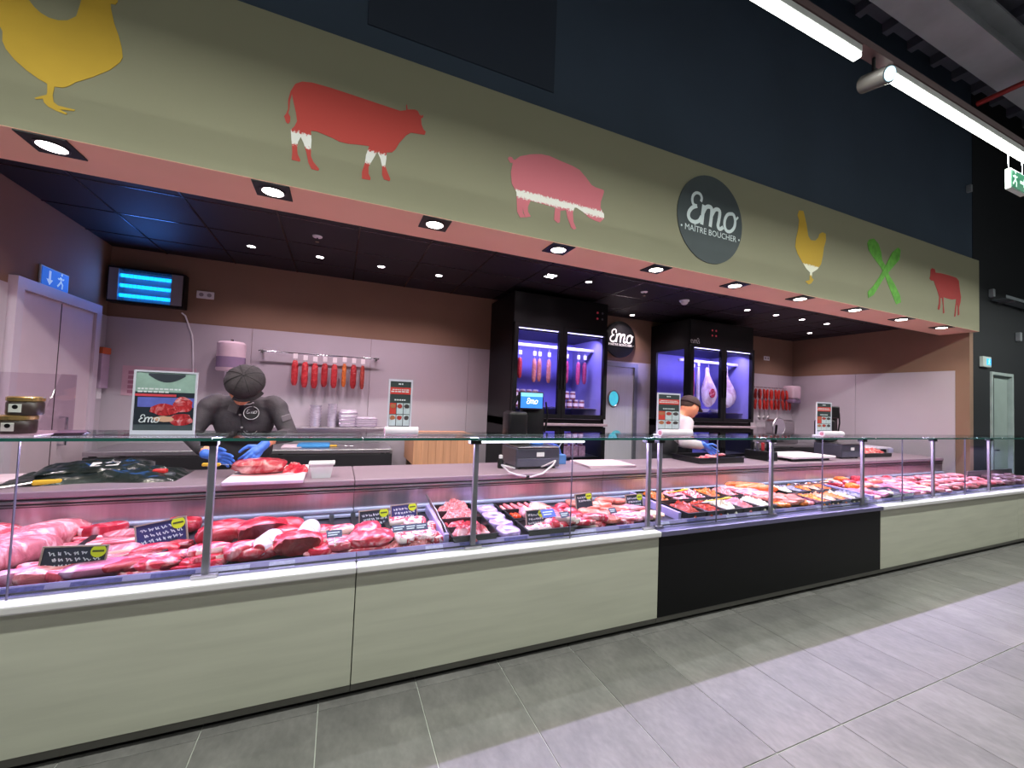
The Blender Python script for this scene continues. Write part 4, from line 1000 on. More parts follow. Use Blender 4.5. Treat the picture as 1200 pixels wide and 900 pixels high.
tag(obj('paper_sheet', MB().rbox(-.09, .09, -.12, .12, 0, .012, .003), mat('pale_paper', (214, 190, 204), .6), loc=(onbench(343), 2.5, .941)), 'pale paper block on the back bench beside the blue tray', 'paper')
t = thing('carving_knife', 'yellow handled knife lying on the back bench', 'knife', (onbench(395), 2.48, .947), .05)
obj('handle', MB().rbox(-.11, 0, -.014, .014, -.005, .012, .005), mat('yellow_handle', (226, 176, 52), .4), t); obj('blade', MB().rbox(0, .18, -.018, .016, 0, .003, .001, 1), STEEL, t)
# butcher block
t = thing('butcher_block', 'thick pale wooden butcher block beside the dark cabinet', 'butcher block', (1.05, 2.03, 0))
WOOD = mat('beech_block', (206, 150, 116), 0.55, var=0.16, scale=2.5, stretch=(9, 1, .6), detail=6)
a, b = onY(483, 545, 2.05), onY(560, 518, 2.05)
bx0, bx1 = a.x - 1.05, b.x - 1.05
nst = 9
for k in range(nst):
    x0, x1 = bx0 + (bx1 - bx0) * k / nst, bx0 + (bx1 - bx0) * (k + 1) / nst
    obj('stave', MB().rbox(x0 + .0006, x1 - .0006, 0, .6, .80, 1.10 + 0.0, .002, 1), WOOD, t)
for x in (bx0 + .02, bx1 - .1):
    for y in (.03, .5): obj('leg', MB().rbox(x, x + .08, y, y + .07, .001, .8, .004), mat('dark_wood_leg', (96, 70, 56), .6), t)

# ---- red sausage strings on the right
a, b = onY(881, 453, Y_BACK - .1), onY(926, 456, Y_BACK - .1)
t = thing('hanging_rail', 'steel rail on the wall holding the red strings of sausages', 'rail', (a.x, Y_BACK - .012, a.z))
L = b.x - a.x
obj('bar', MB().cone((0, -.08, 0), (L, -.08, 0), .009, .009, 10), CHROME, t, True)
for x in (.02, L - .02): obj('wall_bracket', MB().rbox(x - .012, x + .012, -.095, 0, -.018, .018, .003), STEEL, t)
SRED = meat('string_sausage_red', (196, 34, 26), (220, 110, 90), .15, 24)
SRED2 = meat('string_sausage_dark', (140, 26, 28), (190, 96, 88), .15, 24)
sau = MB().tube([(0, 0, 0), (.005, 0, -.03), (.008, 0, -.09), (.005, 0, -.15), (0, 0, -.18)], .02, 8, [.35, 1, 1, 1, .35])
sm = [sau.mesh('link', m, True) for m in (SRED, SRED2)]
nS = 20
for k in range(nS):
    x = a.x + .03 + (L - .06) * k / (nS - 1)
    t = thing('sausage_string', 'string of small red sausages hanging on the rail by the square dispenser', 'sausage string', (x, Y_BACK - .092 - .02 * (k % 2), a.z - .36 - .03), 0, 'red sausage strings on the wall')
    for q in range(2):
        o = obj('link', sm[0] if k > 4 or q else sm[k % 2], None, t, loc=(0, 0, .36 - .185 * q)); o.rotation_euler = (0, .12 * math.sin(k * 2.1 + q), k)
    obj('hook_string', MB().cone((0, 0, .36), (0, 0, .40), .002, .002, 5), mat('butcher_string', (220, 205, 205), 0.8), t)

# ---- right side bench with slicer, knives
t = thing('work_bench', 'steel work bench under the red sausage strings', 'bench', (6.0, 2.25, 0))
obj('bench_top', MB().rbox(-.15, 1.85, 0, .62, .90, .94, .005), STEELP, t)
obj('drawer_front', MB().rbox(-.15, 1.85, .01, .03, .70, .89, .004), DKB, t)
for x in (-.12, 1.79):
    for y in (.03, .55): obj('leg', MB().rbox(x, x + .04, y, y + .04, .001, .9, .004), DKB, t)
p = onY(907, 495, 2.55)
t = thing('meat_slicer', 'brushed steel meat slicer on the bench under the sausage strings', 'slicer', (p.x, 2.5, .941))
obj('base', MB().rbox(-.28, .30, -.18, .18, 0, .13, .03, 3), STEEL, t, True)
obj('housing', MB().rbox(-.10, .34, -.10, .16, .13, .40, .05, 3), STEEL, t, True)
obj('blade', MB().cone((-.11, -.12, .28), (-.11, -.10, .28), .14, .14, 28), CHROME, t, True)
obj('blade_guard', MB().tube([(-.11 + .15 * math.cos(q), -.11, .28 + .15 * math.sin(q)) for q in [2 * PI * i / 22 for i in range(23)]], .012, 6), STEEL, t, True)
obj('carriage', MB().rbox(-.34, -.12, -.22, .02, .14, .16, .006), STEEL, t)
obj('handle', MB().cone((-.32, -.2, .16), (-.36, -.24, .32), .014, .018, 10), BLACK, t, True)
for i, dx in enumerate((-.02, .10, .22)):
    q = onY(895 + 22 * i / 2, 480, 2.78)
    kx = thing('hanging_ladle', 'steel kitchen tool hanging from the wall behind the slicer', 'kitchen tool', (p.x + dx, 2.80, 1.36), 0, 'steel tools behind the slicer')
    obj('handle', MB().cone((0, 0, .02), (0, 0, .22), .006, .006, 6), STEEL, kx); obj('head', MB().ball((0, 0, .0), .04, 12, 8, (1, .3, 1)), STEEL, kx, True); obj('wall_hook', MB().tube([(0, .0, .215), (0, .05, .225), (0, .09, .225)], .005, 6), STEEL, kx)
# ================================================================== on the counter worktop and the glass shelf
ZW, ZS = .9432, 1.2762
# glass shelf: jar box at the far left
ACR = glass('acrylic', (0.93, 0.90, 0.93), 0.8)
a = onY(70, 480, .2)
t = thing('acrylic_jar_box', 'clear acrylic tray box holding the jars on the glass shelf', 'display box', (a.x - .29, .2, ZS))
obj('floor_plate', MB().box(-.25, .28, -.13, .13, 0, .006), mat('pink_acrylic_base', (190, 160, 176), .2), t)
obj('back_plate', MB().box(-.25, .28, .125, .13, .006, .26), ACR, t)
side = MB().prism([(-.13, .006), (.13, .006), (.13, .26), (.02, .26)], (.277, 0, 0), (0, 1, 0), (0, 0, 1), (.004, 0, 0))
obj('side_plate', side, ACR, t)
obj('front_lip', MB().box(-.25, .28, -.13, -.126, .006, .05), ACR, t)
GOLD = mat('gold_lid', (206, 170, 110), .25, .8, var=.08)
TERR = mat('dark_terrine', (58, 46, 44), .3, var=.3, scale=20)
tj = MB().lathe([(.052, 0), (.055, .008), (.055, .05), (.05, .056)], n=20).mesh('jar_body', TERR, True)
tl = MB().lathe([(.0525, .0562), (.056, .0575), (.056, .072), (.05, .076), (0, .076)], n=20).mesh('lid', GOLD, True)
def terrine(x, y, z, lab, g_=None):
    t = thing('terrine_jar', lab, 'jar', (x, y, z), 0, g_)
    obj('jar_body', tj, None, t); obj('lid', tl, None, t)
    obj('paper_label', MB().box(-.022, .016, -.0562, -.0548, .012, .046), mat('terrine_label', (196, 196, 190), .6), t)
    obj('label_mark', MB().prism(circle(.009, 14), (-.003, -.0563, .034), (1, 0, 0), (0, 0, 1), (0, -.0006, 0)), BLACK, t)
    return t
x0 = a.x - .11
terrine(x0, .17, ZS + .0062, 'gold lidded terrine jar with small white label in the acrylic box', 'terrine jars in the acrylic box bottom row')
terrine(x0 - .125, .17, ZS + .0062, 'gold lidded terrine jar with small white label in the acrylic box', 'terrine jars in the acrylic box bottom row')
terrine(x0 - .25, .17, ZS + .0062, 'gold lidded terrine jar with small white label in the acrylic box', 'terrine jars in the acrylic box bottom row')
terrine(x0 + .015, .175, ZS + .0062 + .0765, 'gold lidded terrine jar stacked on top of another in the acrylic box')
t = thing('leaflet_pile', 'small dark leaflet pile beside the acrylic jar box', 'leaflets', (a.x + .045, .2, ZS), .2)
for k in range(4): obj('leaflet', MB().box(-.045, .045, -.07, .07, .003 * k, .003 * k + .0026), [BLACK, mat('purple_card', (92, 60, 88), .6)][k % 2], t).rotation_euler = (0, 0, .06 * k)

# framed posters on stands
FRW = mat('poster_frame', (208, 206, 220), .3, var=.03)
def rect(u0, u1, v0, v1, k=1):
    return MB().box(u0, u1, -.0022 - .0006 * k, -.002, v0, v1)
def flat(parent, name, u0, u1, v0, v1, col, k=1, rough=.5):
    return obj(name, rect(u0, u1, v0, v1, k), mat('print_%d_%d_%d' % col, col, rough, var=.12, scale=25), parent)
# landscape poster
a, b = onY(158, 433, .2), onY(228, 506, .2)
W_, H_ = (b.x - a.x), .26
t = thing('framed_poster', 'white framed poster with a meat photo standing on the glass shelf beside the butcher', 'poster', ((a.x + b.x) / 2, .2, ZS), 0)
H_ = a.z - ZS
obj('frame', MB().box(-W_ / 2, -W_ / 2 + .008, -.006, .004, 0, H_).box(W_ / 2 - .008, W_ / 2, -.006, .004, 0, H_).box(-W_ / 2 + .008, W_ / 2 - .008, -.006, .004, H_ - .008, H_).box(-W_ / 2 + .008, W_ / 2 - .008, -.006, .004, 0, .018), FRW, t)
bd = obj('poster_print', MB().box(-W_ / 2 + .008, W_ / 2 - .008, -.002, .002, .018, H_ - .008), mat('poster_ground', (40, 46, 56), .4, var=.1), t)
iw = W_ / 2 - .008; v0, v1 = .018, H_ - .008; ih = v1 - v0
flat(bd, 'sage_field', -iw, iw, v0 + ih * .66, v1, (150, 176, 166))
obj('dark_arc', MB().prism([(-.30 * iw * 2 + 2 * iw * .62 * i / 12, v1 - .02 * ih - (.15 * ih * math.sin(PI * (i + 1) / 14))) for i in range(13)] + [(.32 * iw * 2, v1 - .02 * ih), (-.3 * iw * 2, v1 - .02 * ih)], (0, -.0028, 0), (1, 0, 0), (0, 0, 1), (0, -.0006, 0)), mat('arc_print', (58, 62, 72), .5), bd)
flat(bd, 'red_band', -iw, iw * .36, v0 + ih * .585, v0 + ih * .625, (214, 70, 84), 2)
flat(bd, 'blue_glow_band', -iw * .9, iw, v0 + ih * .40, v0 + ih * .57, (98, 104, 190), 1)
wl_ = MB()
for (u0_, u1_, vv) in ((-iw * .92, iw * .5, .70), (-iw * .92, iw * .1, .65)):
    u = u0_
    while u < u1_:
        l = random.uniform(.008, .022); wl_.box(u, min(u + l, u1_), -.0032, -.0026, v0 + ih * vv, v0 + ih * vv + .007); u += l + .004
o = obj('white_text_lines', wl_, mat('print_white', (226, 228, 232), .5), bd); o['kind'] = 'stuff'
MP = meat('printed_meat', (196, 52, 58), (232, 170, 176), .45, 30, rnd=0)
def blob(cx, cz, rx, rz, n=16, rough_=.12):
    return [(cx + rx * math.cos(2 * PI * i / n) * (1 + random.uniform(-rough_, rough_)), cz + rz * math.sin(2 * PI * i / n) * (1 + random.uniform(-rough_, rough_))) for i in range(n)]
for (cx, cz, rx, rz) in ((.02, .36, .5, .10), (.62, .45, .33, .14), (.55, .19, .42, .11)):
    obj('printed_cut', MB().prism(blob(iw * cx, v0 + ih * cz, iw * rx, ih * rz), (0, -.003 - .0003 * cz, 0), (1, 0, 0), (0, 0, 1), (0, -.0006, 0)), MP, bd)
obj('printed_hand', MB().prism(blob(iw * .0, v0 + ih * .2, iw * .34, ih * .05), (0, -.0036, 0), (1, 0, 0), (0, 0, 1), (0, -.0006, 0)), mat('printed_skin', (218, 168, 142), .5), bd)
obj('script_lettering', emo_letters(MB(), (-iw * .5, -.0032, v0 + ih * .17), (1, 0, 0), (0, 0, 1), (0, -1, 0), .05), mat('print_white', (226, 228, 232), .5), bd)
flat(bd, 'base_stripe', -iw, iw, v0, v0 + ih * .10, (70, 78, 84), 1)
# portrait price posters
def price_poster(px0, px1, py0, y, lab, roll):
    a, b = onY(px0, py0, y), onY(px1, py0, y)
    W_ = b.x - a.x; H_ = a.z - ZS
    t = thing('price_poster', lab, 'poster', ((a.x + b.x) / 2, y, ZS), 0)
    obj('stand_base', MB().rbox(-W_ / 2, W_ / 2, -.035, .035, 0, .012, .004), FRW, t)
    obj('frame', MB().box(-W_ / 2, -W_ / 2 + .009, -.006, .004, .012, H_).box(W_ / 2 - .009, W_ / 2, -.006, .004, .012, H_).box(-W_ / 2 + .009, W_ / 2 - .009, -.006, .004, H_ - .012, H_).box(-W_ / 2 + .009, W_ / 2 - .009, -.006, .004, .012, .045), FRW, t)
    iw = W_ / 2 - .009; v0, v1 = .045, H_ - .012; ih = v1 - v0
    bd = obj('poster_print', MB().box(-iw, iw, -.002, .002, v0, v1), mat('slate_print', (58, 66, 68), .45, var=.06), t)
    flat(bd, 'red_band', -iw, iw, v0 + ih * .72, v0 + ih * .87, (206, 64, 60), 1)
    tx = MB()
    for (vv, w_, h_) in ((.81, .8, .02), (.765, .9, .025), (.58, .55, .03), (.93, .22, .03)):
        u = -iw * w_
        while u < iw * w_ - .006:
            l = random.uniform(.006, .018); tx.box(u, min(u + l, iw * w_), -.0034, -.0026, v0 + ih * vv, v0 + ih * (vv + h_)); u += l + .004
    o = obj('white_text_lines', tx, mat('print_white', (226, 228, 232), .5), bd); o['kind'] = 'stuff'
    for r_ in range(2):
        for c_ in range(3):
            u0_ = -iw + 2 * iw * c_ / 3 + .002; u1_ = -iw + 2 * iw * (c_ + 1) / 3 - .002
            q0, q1 = v0 + ih * (.03 + .255 * r_), v0 + ih * (.03 + .255 * r_ + .24)
            cell = flat(bd, 'product_cell', u0_, u1_, q0, q1, (206, 66, 58) if (r_ == 1 and c_ == 0) else (196, 206, 212), 1)
            obj('product_photo', MB().prism(blob((u0_ + u1_) / 2, q1 - (q1 - q0) * .28, (u1_ - u0_) * .42, (q1 - q0) * .2, 12), (0, -.0034, 0), (1, 0, 0), (0, 0, 1), (0, -.0006, 0)), mat(['prod_brown', 'prod_red', 'prod_dark'][(r_ * 3 + c_) % 3], [(176, 110, 76), (170, 58, 52), (70, 60, 62)][(r_ * 3 + c_) % 3], .5), cell)
    if roll:
        r = thing('paper_roll', 'rolled white paper lying across the foot of the price poster', 'paper roll', ((a.x + b.x) / 2 - .0, y - .065, ZS + .0265), 0, 'paper rolls at the posters')
        obj('outer_roll', MB().tube([(-W_ * .62, 0, 0), (W_ * .72, 0, .0)], .0255, 16), mat('white_roll', (232, 216, 228), .5), r, True)
        obj('inner_core', MB().cone((-W_ * .62 - .002, 0, 0), (-W_ * .62 + .01, 0, 0), .016, .016, 12), mat('pink_core', (196, 120, 140), .5), r)
    return t
price_poster(456, 484, 444, .2, 'tall price poster in a white stand in front of the plain lilac wall', True)
price_poster(770.5, 797, 460, .2, 'tall price poster in a white stand in front of the capped worker', True)
price_poster(956.5, 974, 471, .2, 'tall price poster in a white stand next to the black scale', True)

# cutting board with meat
a, b = onZ(258, 566, .965), onZ(355, 563, .965)
bw = b.x - a.x
t = thing('cutting_board', 'white plastic cutting board in front of the butcher', 'cutting board', ((a.x + b.x) / 2, .93, ZW))
obj('board', MB().rbox(-bw / 2, bw / 2, -.32, .26, 0, .022, .005), mat('white_board', (236, 220, 232), .5, var=.05, scale=12), t)
obj('juice_groove', MB().box(-bw / 2 + .02, bw / 2 - .02, -.30, -.294, .0215, .0226), mat('board_groove', (206, 176, 190), .6), t)
obj('blood_stain', MB().prism(blob(.0, -.12, bw * .4, .05, 18, .35), (0, 0, .0222), (1, 0, 0), (0, 1, 0), (0, 0, .0006)), mat('blood_pink', (226, 160, 172), .4), t)
BDX, BDY = (a.x + b.x) / 2, .93
# white tub
a = onZ(377, 556, .95)
t = thing('white_tub', 'small open white plastic tub beside the cutting board', 'tub', (a.x, .80, ZW))
def tub(parent, w0, w1, d0, d1, h_, th, m):
    v = []
    for (w_, d_, z) in ((w0, d0, 0), (w1, d1, h_), (w1 - th, d1 - th, h_), (w0 - th, d0 - th, th)):
        v += [(-w_, -d_, z), (w_, -d_, z), (w_, d_, z), (-w_, d_, z)]
    f = [(3, 2, 1, 0), (12, 13, 14, 15)]
    for r in range(3):
        for i in range(4): f.append((r * 4 + i, r * 4 + (i + 1) % 4, r * 4 + 4 + (i + 1) % 4, r * 4 + 4 + i))
    return obj('tub_shell', MB().add(v, f), m, parent)
tub(t, .055, .072, .045, .06, .095, .004, WHITEP)
obj('rim', MB().box(-.078, .078, -.066, -.058, .088, .097).box(-.078, .078, .058, .066, .088, .097).box(-.078, -.070, -.058, .058, .088, .097).box(.070, .078, -.058, .058, .088, .097), WHITEP, t)

# dark bags and tongs at the left
BAG = mat('black_glossy_bag', (26, 34, 34), .22, var=.3, scale=9, bump=.6, bscale=14)
def crumple(L, W, H, seed, n=26):
    m = MB(); vs = []; fs = []
    for i in range(n + 1):
        for j in range(n + 1):
            u, v = i / n * 2 - 1, j / n * 2 - 1
            e = max(0, 1 - abs(u) ** 2.6) ** .6 * max(0, 1 - abs(v) ** 2.6) ** .6
            h_ = H * e * (.55 + .75 * abs(mnoise.noise(Vector((u * 2.2 + seed, v * 3.4, seed * .7)))) + .5 * abs(mnoise.noise(Vector((u * 6 + seed, v * 7, 2)))))
            vs.append((u * L / 2, v * W / 2 + .02 * math.sin(u * 5 + seed), h_))
    for i in range(n):
        for j in range(n): fs.append((i * (n + 1) + j, (i + 1) * (n + 1) + j, (i + 1) * (n + 1) + j + 1, i * (n + 1) + j + 1))
    k = len(vs); vs += [(v[0], v[1], 0) for v in vs]
    fs += [tuple(q + k for q in reversed(f)) for f in fs]
    return m.add(vs, fs)
a = onZ(140, 558, ZW)
t = thing('plastic_bag_pile', 'crumpled black plastic bags lying on the worktop by the pale door', 'bag pile', (a.x - .05, 1.0, ZW))
obj('bag_sheet', crumple(.78, .36, .075, 1.3), BAG, t, True)
o = obj('bag_sheet', crumple(.5, .3, .05, 4.1), BAG, t, True); o.location = (-.05, .06, .05); o.rotation_euler = (0, 0, .3)
obj('white_label', MB().box(-.06, .06, -.04, .03, .085, .087), mat('white_card', (236, 226, 232), .6), t).rotation_euler = (.15, 0, .2)
t = thing('sealing_tool', 'grey hand tool with a red button lying on the black bags', 'hand tool', (a.x + .21, .92, ZW), -.1)
obj('tool_body', MB().rbox(-.16, .10, -.025, .025, 0, .035, .012, 3), mat('grey_tool', (70, 72, 82), .4), t, True)
obj('red_button', MB().rbox(-.01, .06, -.02, .02, .03, .058, .01, 3), mat('red_button', (206, 40, 40), .35), t, True)
obj('tool_arm', MB().tube([(-.16, 0, .02), (-.3, .03, .05), (-.38, .08, .045)], .006, 6), STEEL, t, True)
a = onZ(70, 560, ZW)
t = thing('serving_tongs', 'long steel tongs with yellow grip lying on the worktop', 'tongs', (a.x, .80, ZW + .008), .35)
obj('tong_arm', MB().tube([(-.28, -.05, 0), (-.1, -.02, .0), (.0, 0, .01)], .005, 6), STEEL, t, True)
obj('tong_arm', MB().tube([(-.28, -.01, 0), (-.1, .005, .0), (.0, 0.01, .01)], .005, 6), STEEL, t, True)
obj('grip', MB().rbox(.0, .11, -.013, .022, -.004, .022, .008, 2), mat('yellow_handle', (226, 176, 52), .4), t, True)
t = thing('wrapping_paper_stack', 'stack of pinkish wrapping paper on the worktop in front of the pale door', 'paper stack', (onZ(15, 552, ZW).x, .98, ZW))
for k in range(3): obj('paper_sheet', MB().box(-.2, .2, -.13, .13, .006 * k, .006 * k + .0055), mat('pinkish_paper', (214, 186, 200), .6), t).rotation_euler = (0, 0, .04 * k)

# scale with customer display and till screen
def scale_unit(x, y, lab, screen, rz=0):
    t = thing('shop_scale', lab, 'scale', (x, y, ZW), rz)
    SC = mat('scale_grey', (74, 72, 86), .35, .2, var=.06)
    obj('scale_body', MB().rbox(-.20, .20, -.15, .17, .012, .17, .012, 2), SC, t)
    obj('front_face', MB().rbox(-.19, .19, -.154, -.149, .02, .085, .003, 1), mat('scale_face', (96, 92, 112), .35, .2), t)
    obj('weighing_plate', MB().rbox(-.19, .19, -.16, .18, .172, .182, .005), STEEL, t)
    for xx in (-.16, .16):
        for yy in (-.12, .13): obj('foot', MB().cone((xx, yy, 0), (xx, yy, .014), .014, .014, 8), BLACK, t)
    obj('label_sticker', MB().box(-.02, .05, -.156, -.153, .10, .135), WHITEP, t)
    obj('mast', MB().rbox(.03, .07, .10, .14, .17, .62, .006), BLACK, t)
    obj('printer_block', MB().rbox(-.21, -.03, .0, .17, .184, .46, .03, 3), BLACK, t, True)
    obj('till_column', MB().rbox(-.05, .17, .09, .17, .184, .50, .02, 2), BLACK, t, True)
    hd = obj('display_head', MB().rbox(-.105, .135, .05, .09, .48, .635, .012, 2), BLACK, t)
    obj('support_arm', MB().tube([(-.12, .1, .36), (-.14, .08, .5), (-.1, .08, .6)], .012, 8), BLACK, t, True)
    obj('side_arm', MB().tube([(.16, .1, .2), (.2, .09, .42), (.17, .08, .55)], .009, 8), BLACK, t, True)
    if screen:
        obj('screen', MB().box(-.09, .12, .0475, .0505, .492, .623), emitter('till_blue', (40, 110, 196), 1.1), hd)
        obj('screen_band', MB().box(-.09, .12, .0468, .0476, .592, .623), emitter('till_blue_light', (110, 190, 236), 1.1), hd)
        obj('screen_logo', emo_letters(MB(), (.015, .0465, .542), (1, 0, 0), (0, 0, 1), (0, -1, 0), .07), emitter('till_white', (236, 244, 250), 1.2), hd)
        obj('screen_stand', MB().rbox(-.02, .05, .1, .14, .36, .47, .006), BLACK, t)
    return t
a = onZ(610, 552, ZW)
sx = onY(622, 530, .98).x
scale_unit(sx, .98, 'dark shop scale and till with a blue logo screen on the worktop', True)
t = thing('coiled_cable', 'white cable hanging in a loop over the front of the worktop', 'cable', (sx, .75, ZW))
pts = [onY(px, py, .64) for px, py in ((588, 545), (596, 553), (607, 557), (622, 559), (636, 555), (648, 545), (651, 540))]
q = [(p.x - sx, .64 - .75, p.z - ZW) for p in pts]
sm_ = []
for i in range(len(q) - 1):
    for k in range(4):
        f_ = k / 4; sm_.append(tuple(q[i][c] * (1 - f_) + q[i + 1][c] * f_ for c in range(3)))
sm_.append(q[-1]); sm_ = [(-.2, .1, .006)] + sm_ + [(sm_[-1][0] - .03, .06, .02)]
obj('cable_sleeve', MB().tube(sm_, .007, 8), WHITEP, t, True)
obj('cable_tie', MB().cone((sm_[12][0] - .012, sm_[12][1], sm_[12][2]), (sm_[12][0] + .012, sm_[12][1], sm_[12][2]), .01, .01, 8), BLACK, t)
t = thing('spray_bottle', 'small dark bottle with a white cap beside the scale', 'bottle', (onZ(579, 545, ZW).x, .92, ZW))
obj('bottle_body', MB().lathe([(.024, 0), (.026, .008), (.026, .055), (.014, .072), (.014, .078)], n=16), BLACK, t, True)
obj('cap', MB().lathe([(.014, .078), (.017, .08), (.016, .105), (0, .108)], n=14), WHITEP, t, True)
tag(obj('handset', MB().rbox(-.06, .05, -.03, .03, 0, .02, .009, 3), mat('blue_handset', (36, 110, 206), .3), loc=(sx + .06, .985, ZW + .183), smooth=True), 'bright blue handheld device lying on the scale plate', 'handheld')
a = onZ(664, 540, ZW)
tag(obj('glove_box', MB().rbox(-.07, .07, -.05, .05, 0, .085, .006), mat('blue_box', (84, 130, 200), .5), loc=(sx + .30, 1.06, ZW)), 'blue and white carton of gloves beside the scale', 'carton')
t = thing('blue_cloth', 'crumpled blue cloth behind the scale', 'cloth', (sx + .28, 1.1, ZW + .086)); obj('cloth_body', crumple(.14, .08, .09, 7.7, 12), mat('blue_cloth', (70, 100, 200), .7), t, True); obj('pen', MB().cone((.04, 0, .03), (.10, .01, .10), .005, .004, 6), mat('pen_grey', (160, 160, 176), .4), t)
t = thing('paper_pad', 'stack of pale wrapping paper on the worktop beside the scale', 'paper pad', (onZ(693, 541, ZW).x, .95, ZW), 0)
for k in range(4): obj('paper_sheet', MB().box(-.24, .24, -.19, .16, .005 * k, .005 * k + .0046), mat('pinkish_paper', (226, 200, 214), .6), t).rotation_euler = (0, 0, -.02 * k)
scale_unit(onY(982, 490, .98).x, .98, 'black shop scale seen from behind next to the price poster', False, 0)
# white slicing boards and tools on the right worktop
a = onZ(945, 536, .97)
t = thing('cutting_board', 'long white cutting board on the worktop before the black scale', 'cutting board', (a.x, .95, ZW), .0)
obj('board', MB().rbox(-.42, .34, -.22, .2, .03, .055, .006), mat('white_board', (236, 220, 232), .5, var=.05, scale=12), t)
for yy in (-.15, .14): obj('board_foot', MB().box(-.38, .3, yy - .02, yy + .02, 0, .03), BLACK, t)
t = thing('knife_rack', 'dark knife rack with knives at the end of the long board', 'knife rack', (a.x - .62, .96, ZW))
obj('rack_body', MB().rbox(-.08, .08, -.14, .14, 0, .10, .006), BLACK, t)
for k in range(4):
    kn = obj('knife_handle', MB().rbox(-.012, .012, -.10 + .06 * k, -.07 + .06 * k, .10, .19, .006), [BLACK, mat('red_handle', (170, 40, 48), .4), STEEL, BLACK][k], t)
    obj('knife_tip', MB().box(-.002, .002, -.10 + .06 * k, -.07 + .06 * k, .07, .10), STEEL, kn)
# waste stand with lilac bag near the side wall
p = onY(1118, 545, 1.4)
t = thing('waste_stand', 'open dark bin with a lilac bag near the side wall', 'bin', (7.42, 1.55, 0))
obj('bin_body', MB().rbox(-.30, .22, -.25, .25, .001, .98, .02), BLACK, t)
obj('bag_rim', MB().rbox(-.31, .31, -.27, .27, .98, 1.01, .012), mat('white_liner', (220, 206, 226), .5), t)
obj('bag_drape', MB().rbox(.20, .31, -.29, -.262, .45, 1.0, .012), mat('lilac_bag', (190, 180, 222), .4, var=.15, scale=6), t)
# tray of meat on the right worktop
t = thing('black_tray', 'black tray of cut meat standing on the worktop by the side wall', 'tray', (6.50, 1.0, ZW))
obj('tray_shell', MB().rbox(-.3, .3, -.14, .14, 0, .05, .012), BLACKTRAY, t)
obj('meat_strips', crumple(.5, .22, .06, 9.1, 20), meat('tray_meat', (196, 70, 74), (236, 190, 190), .5, 20), t, True).location = (0, 0, .048)
# ================================================================== goods in the counter
RED = meat('beef_red', (178, 28, 46), (228, 130, 138), .4, 9, (1, 2.2, 1))
RED_D = meat('beef_dark', (112, 20, 30), (196, 86, 92), .4, 12)
CUTD = meat('cut_dark', (104, 22, 28), (170, 80, 80), .15, 14)
RED_B = meat('beef_bright', (206, 44, 66), (240, 176, 182), .5, 13)
PINK = meat('pork_pink', (212, 84, 98), (246, 196, 200), .65, 11, (1, 2.5, 1))
PINKM = meat('pork_marbled', (214, 84, 94), (250, 226, 226), .7, 22)
PALE = meat('pork_pale', (190, 104, 112), (226, 168, 168), .55, 9, (2.5, 1, 1))
PURP = meat('silverskin_purple', (196, 110, 140), (226, 176, 206), .6, 7)
BELLY = meat('belly_striped', (214, 86, 96), (244, 196, 196), .6, 9, (.6, 6, 6))
PEACH = meat('chicken_peach', (238, 188, 150), (250, 216, 186), .5, 10)
SALMON = meat('veal_salmon', (232, 126, 110), (246, 188, 176), .45, 10)
ORANGE = meat('marinade_orange', (226, 112, 34), (244, 178, 84), .45, 20)
MARRED = meat('marinade_red', (186, 44, 30), (222, 100, 60), .35, 22)
MINCE = meat('mince_pink', (214, 84, 86), (248, 186, 186), .75, 60)
HAM = meat('ham_pink', (236, 144, 156), (250, 206, 212), .5, 12)
WRAP = mat('white_netting_wrap', (228, 206, 222), .5, var=.08, scale=40, bump=.3, bscale=120)
CREAM = meat('cream_salad', (236, 224, 196), (250, 244, 230), .6, 30)
FATW = mat('fat_white', (246, 226, 218), .4, var=.06)
SAUS = meat('sausage_orange', (232, 120, 60), (244, 170, 120), .3, 14)
SAUSP = meat('sausage_pink', (228, 120, 128), (246, 190, 190), .4, 14)
DARKF = meat('offal_dark', (110, 72, 78), (170, 140, 146), .4, 12)

def vnoise(p, s, seed): return mnoise.noise(Vector((p[0] * s + seed, p[1] * s + seed * 1.7, p[2] * s - seed)))
_mc = {}
def cached(key, fn):
    if key not in _mc: _mc[key] = fn()
    return _mc[key]
def roast_mesh(L, W, H, seed, m, cut=None):
    def mk():
        def fn(d, p):
            q = Vector((abs(d.x) ** .75 * math.copysign(1, d.x) * L / 2, abs(d.y) ** .75 * math.copysign(1, d.y) * W / 2, abs(d.z) ** .8 * math.copysign(1, d.z) * H / 2))
            k = 1 + .16 * vnoise(d, 1.6, seed) + .07 * vnoise(d, 4.5, seed + 3)
            q = q * k
            q.z = max(q.z + H / 2, 0.0)
            if cut: q.y = max(q.y, -W * .30 + .04 * q.x)
            return q
        mb = MB().ball((0, 0, 0), 1, 22, 14, fn=fn)
        me = mb.mesh('cut_of_meat', [m, cut] if cut else [m], True)
        if cut:
            for f in me.polygons:
                if f.normal.y < -.8 and f.center.y < -W * .24: f.material_index = 1
        return me
    return cached(('roast', L, W, H, seed, m.name, cut and cut.name), mk)
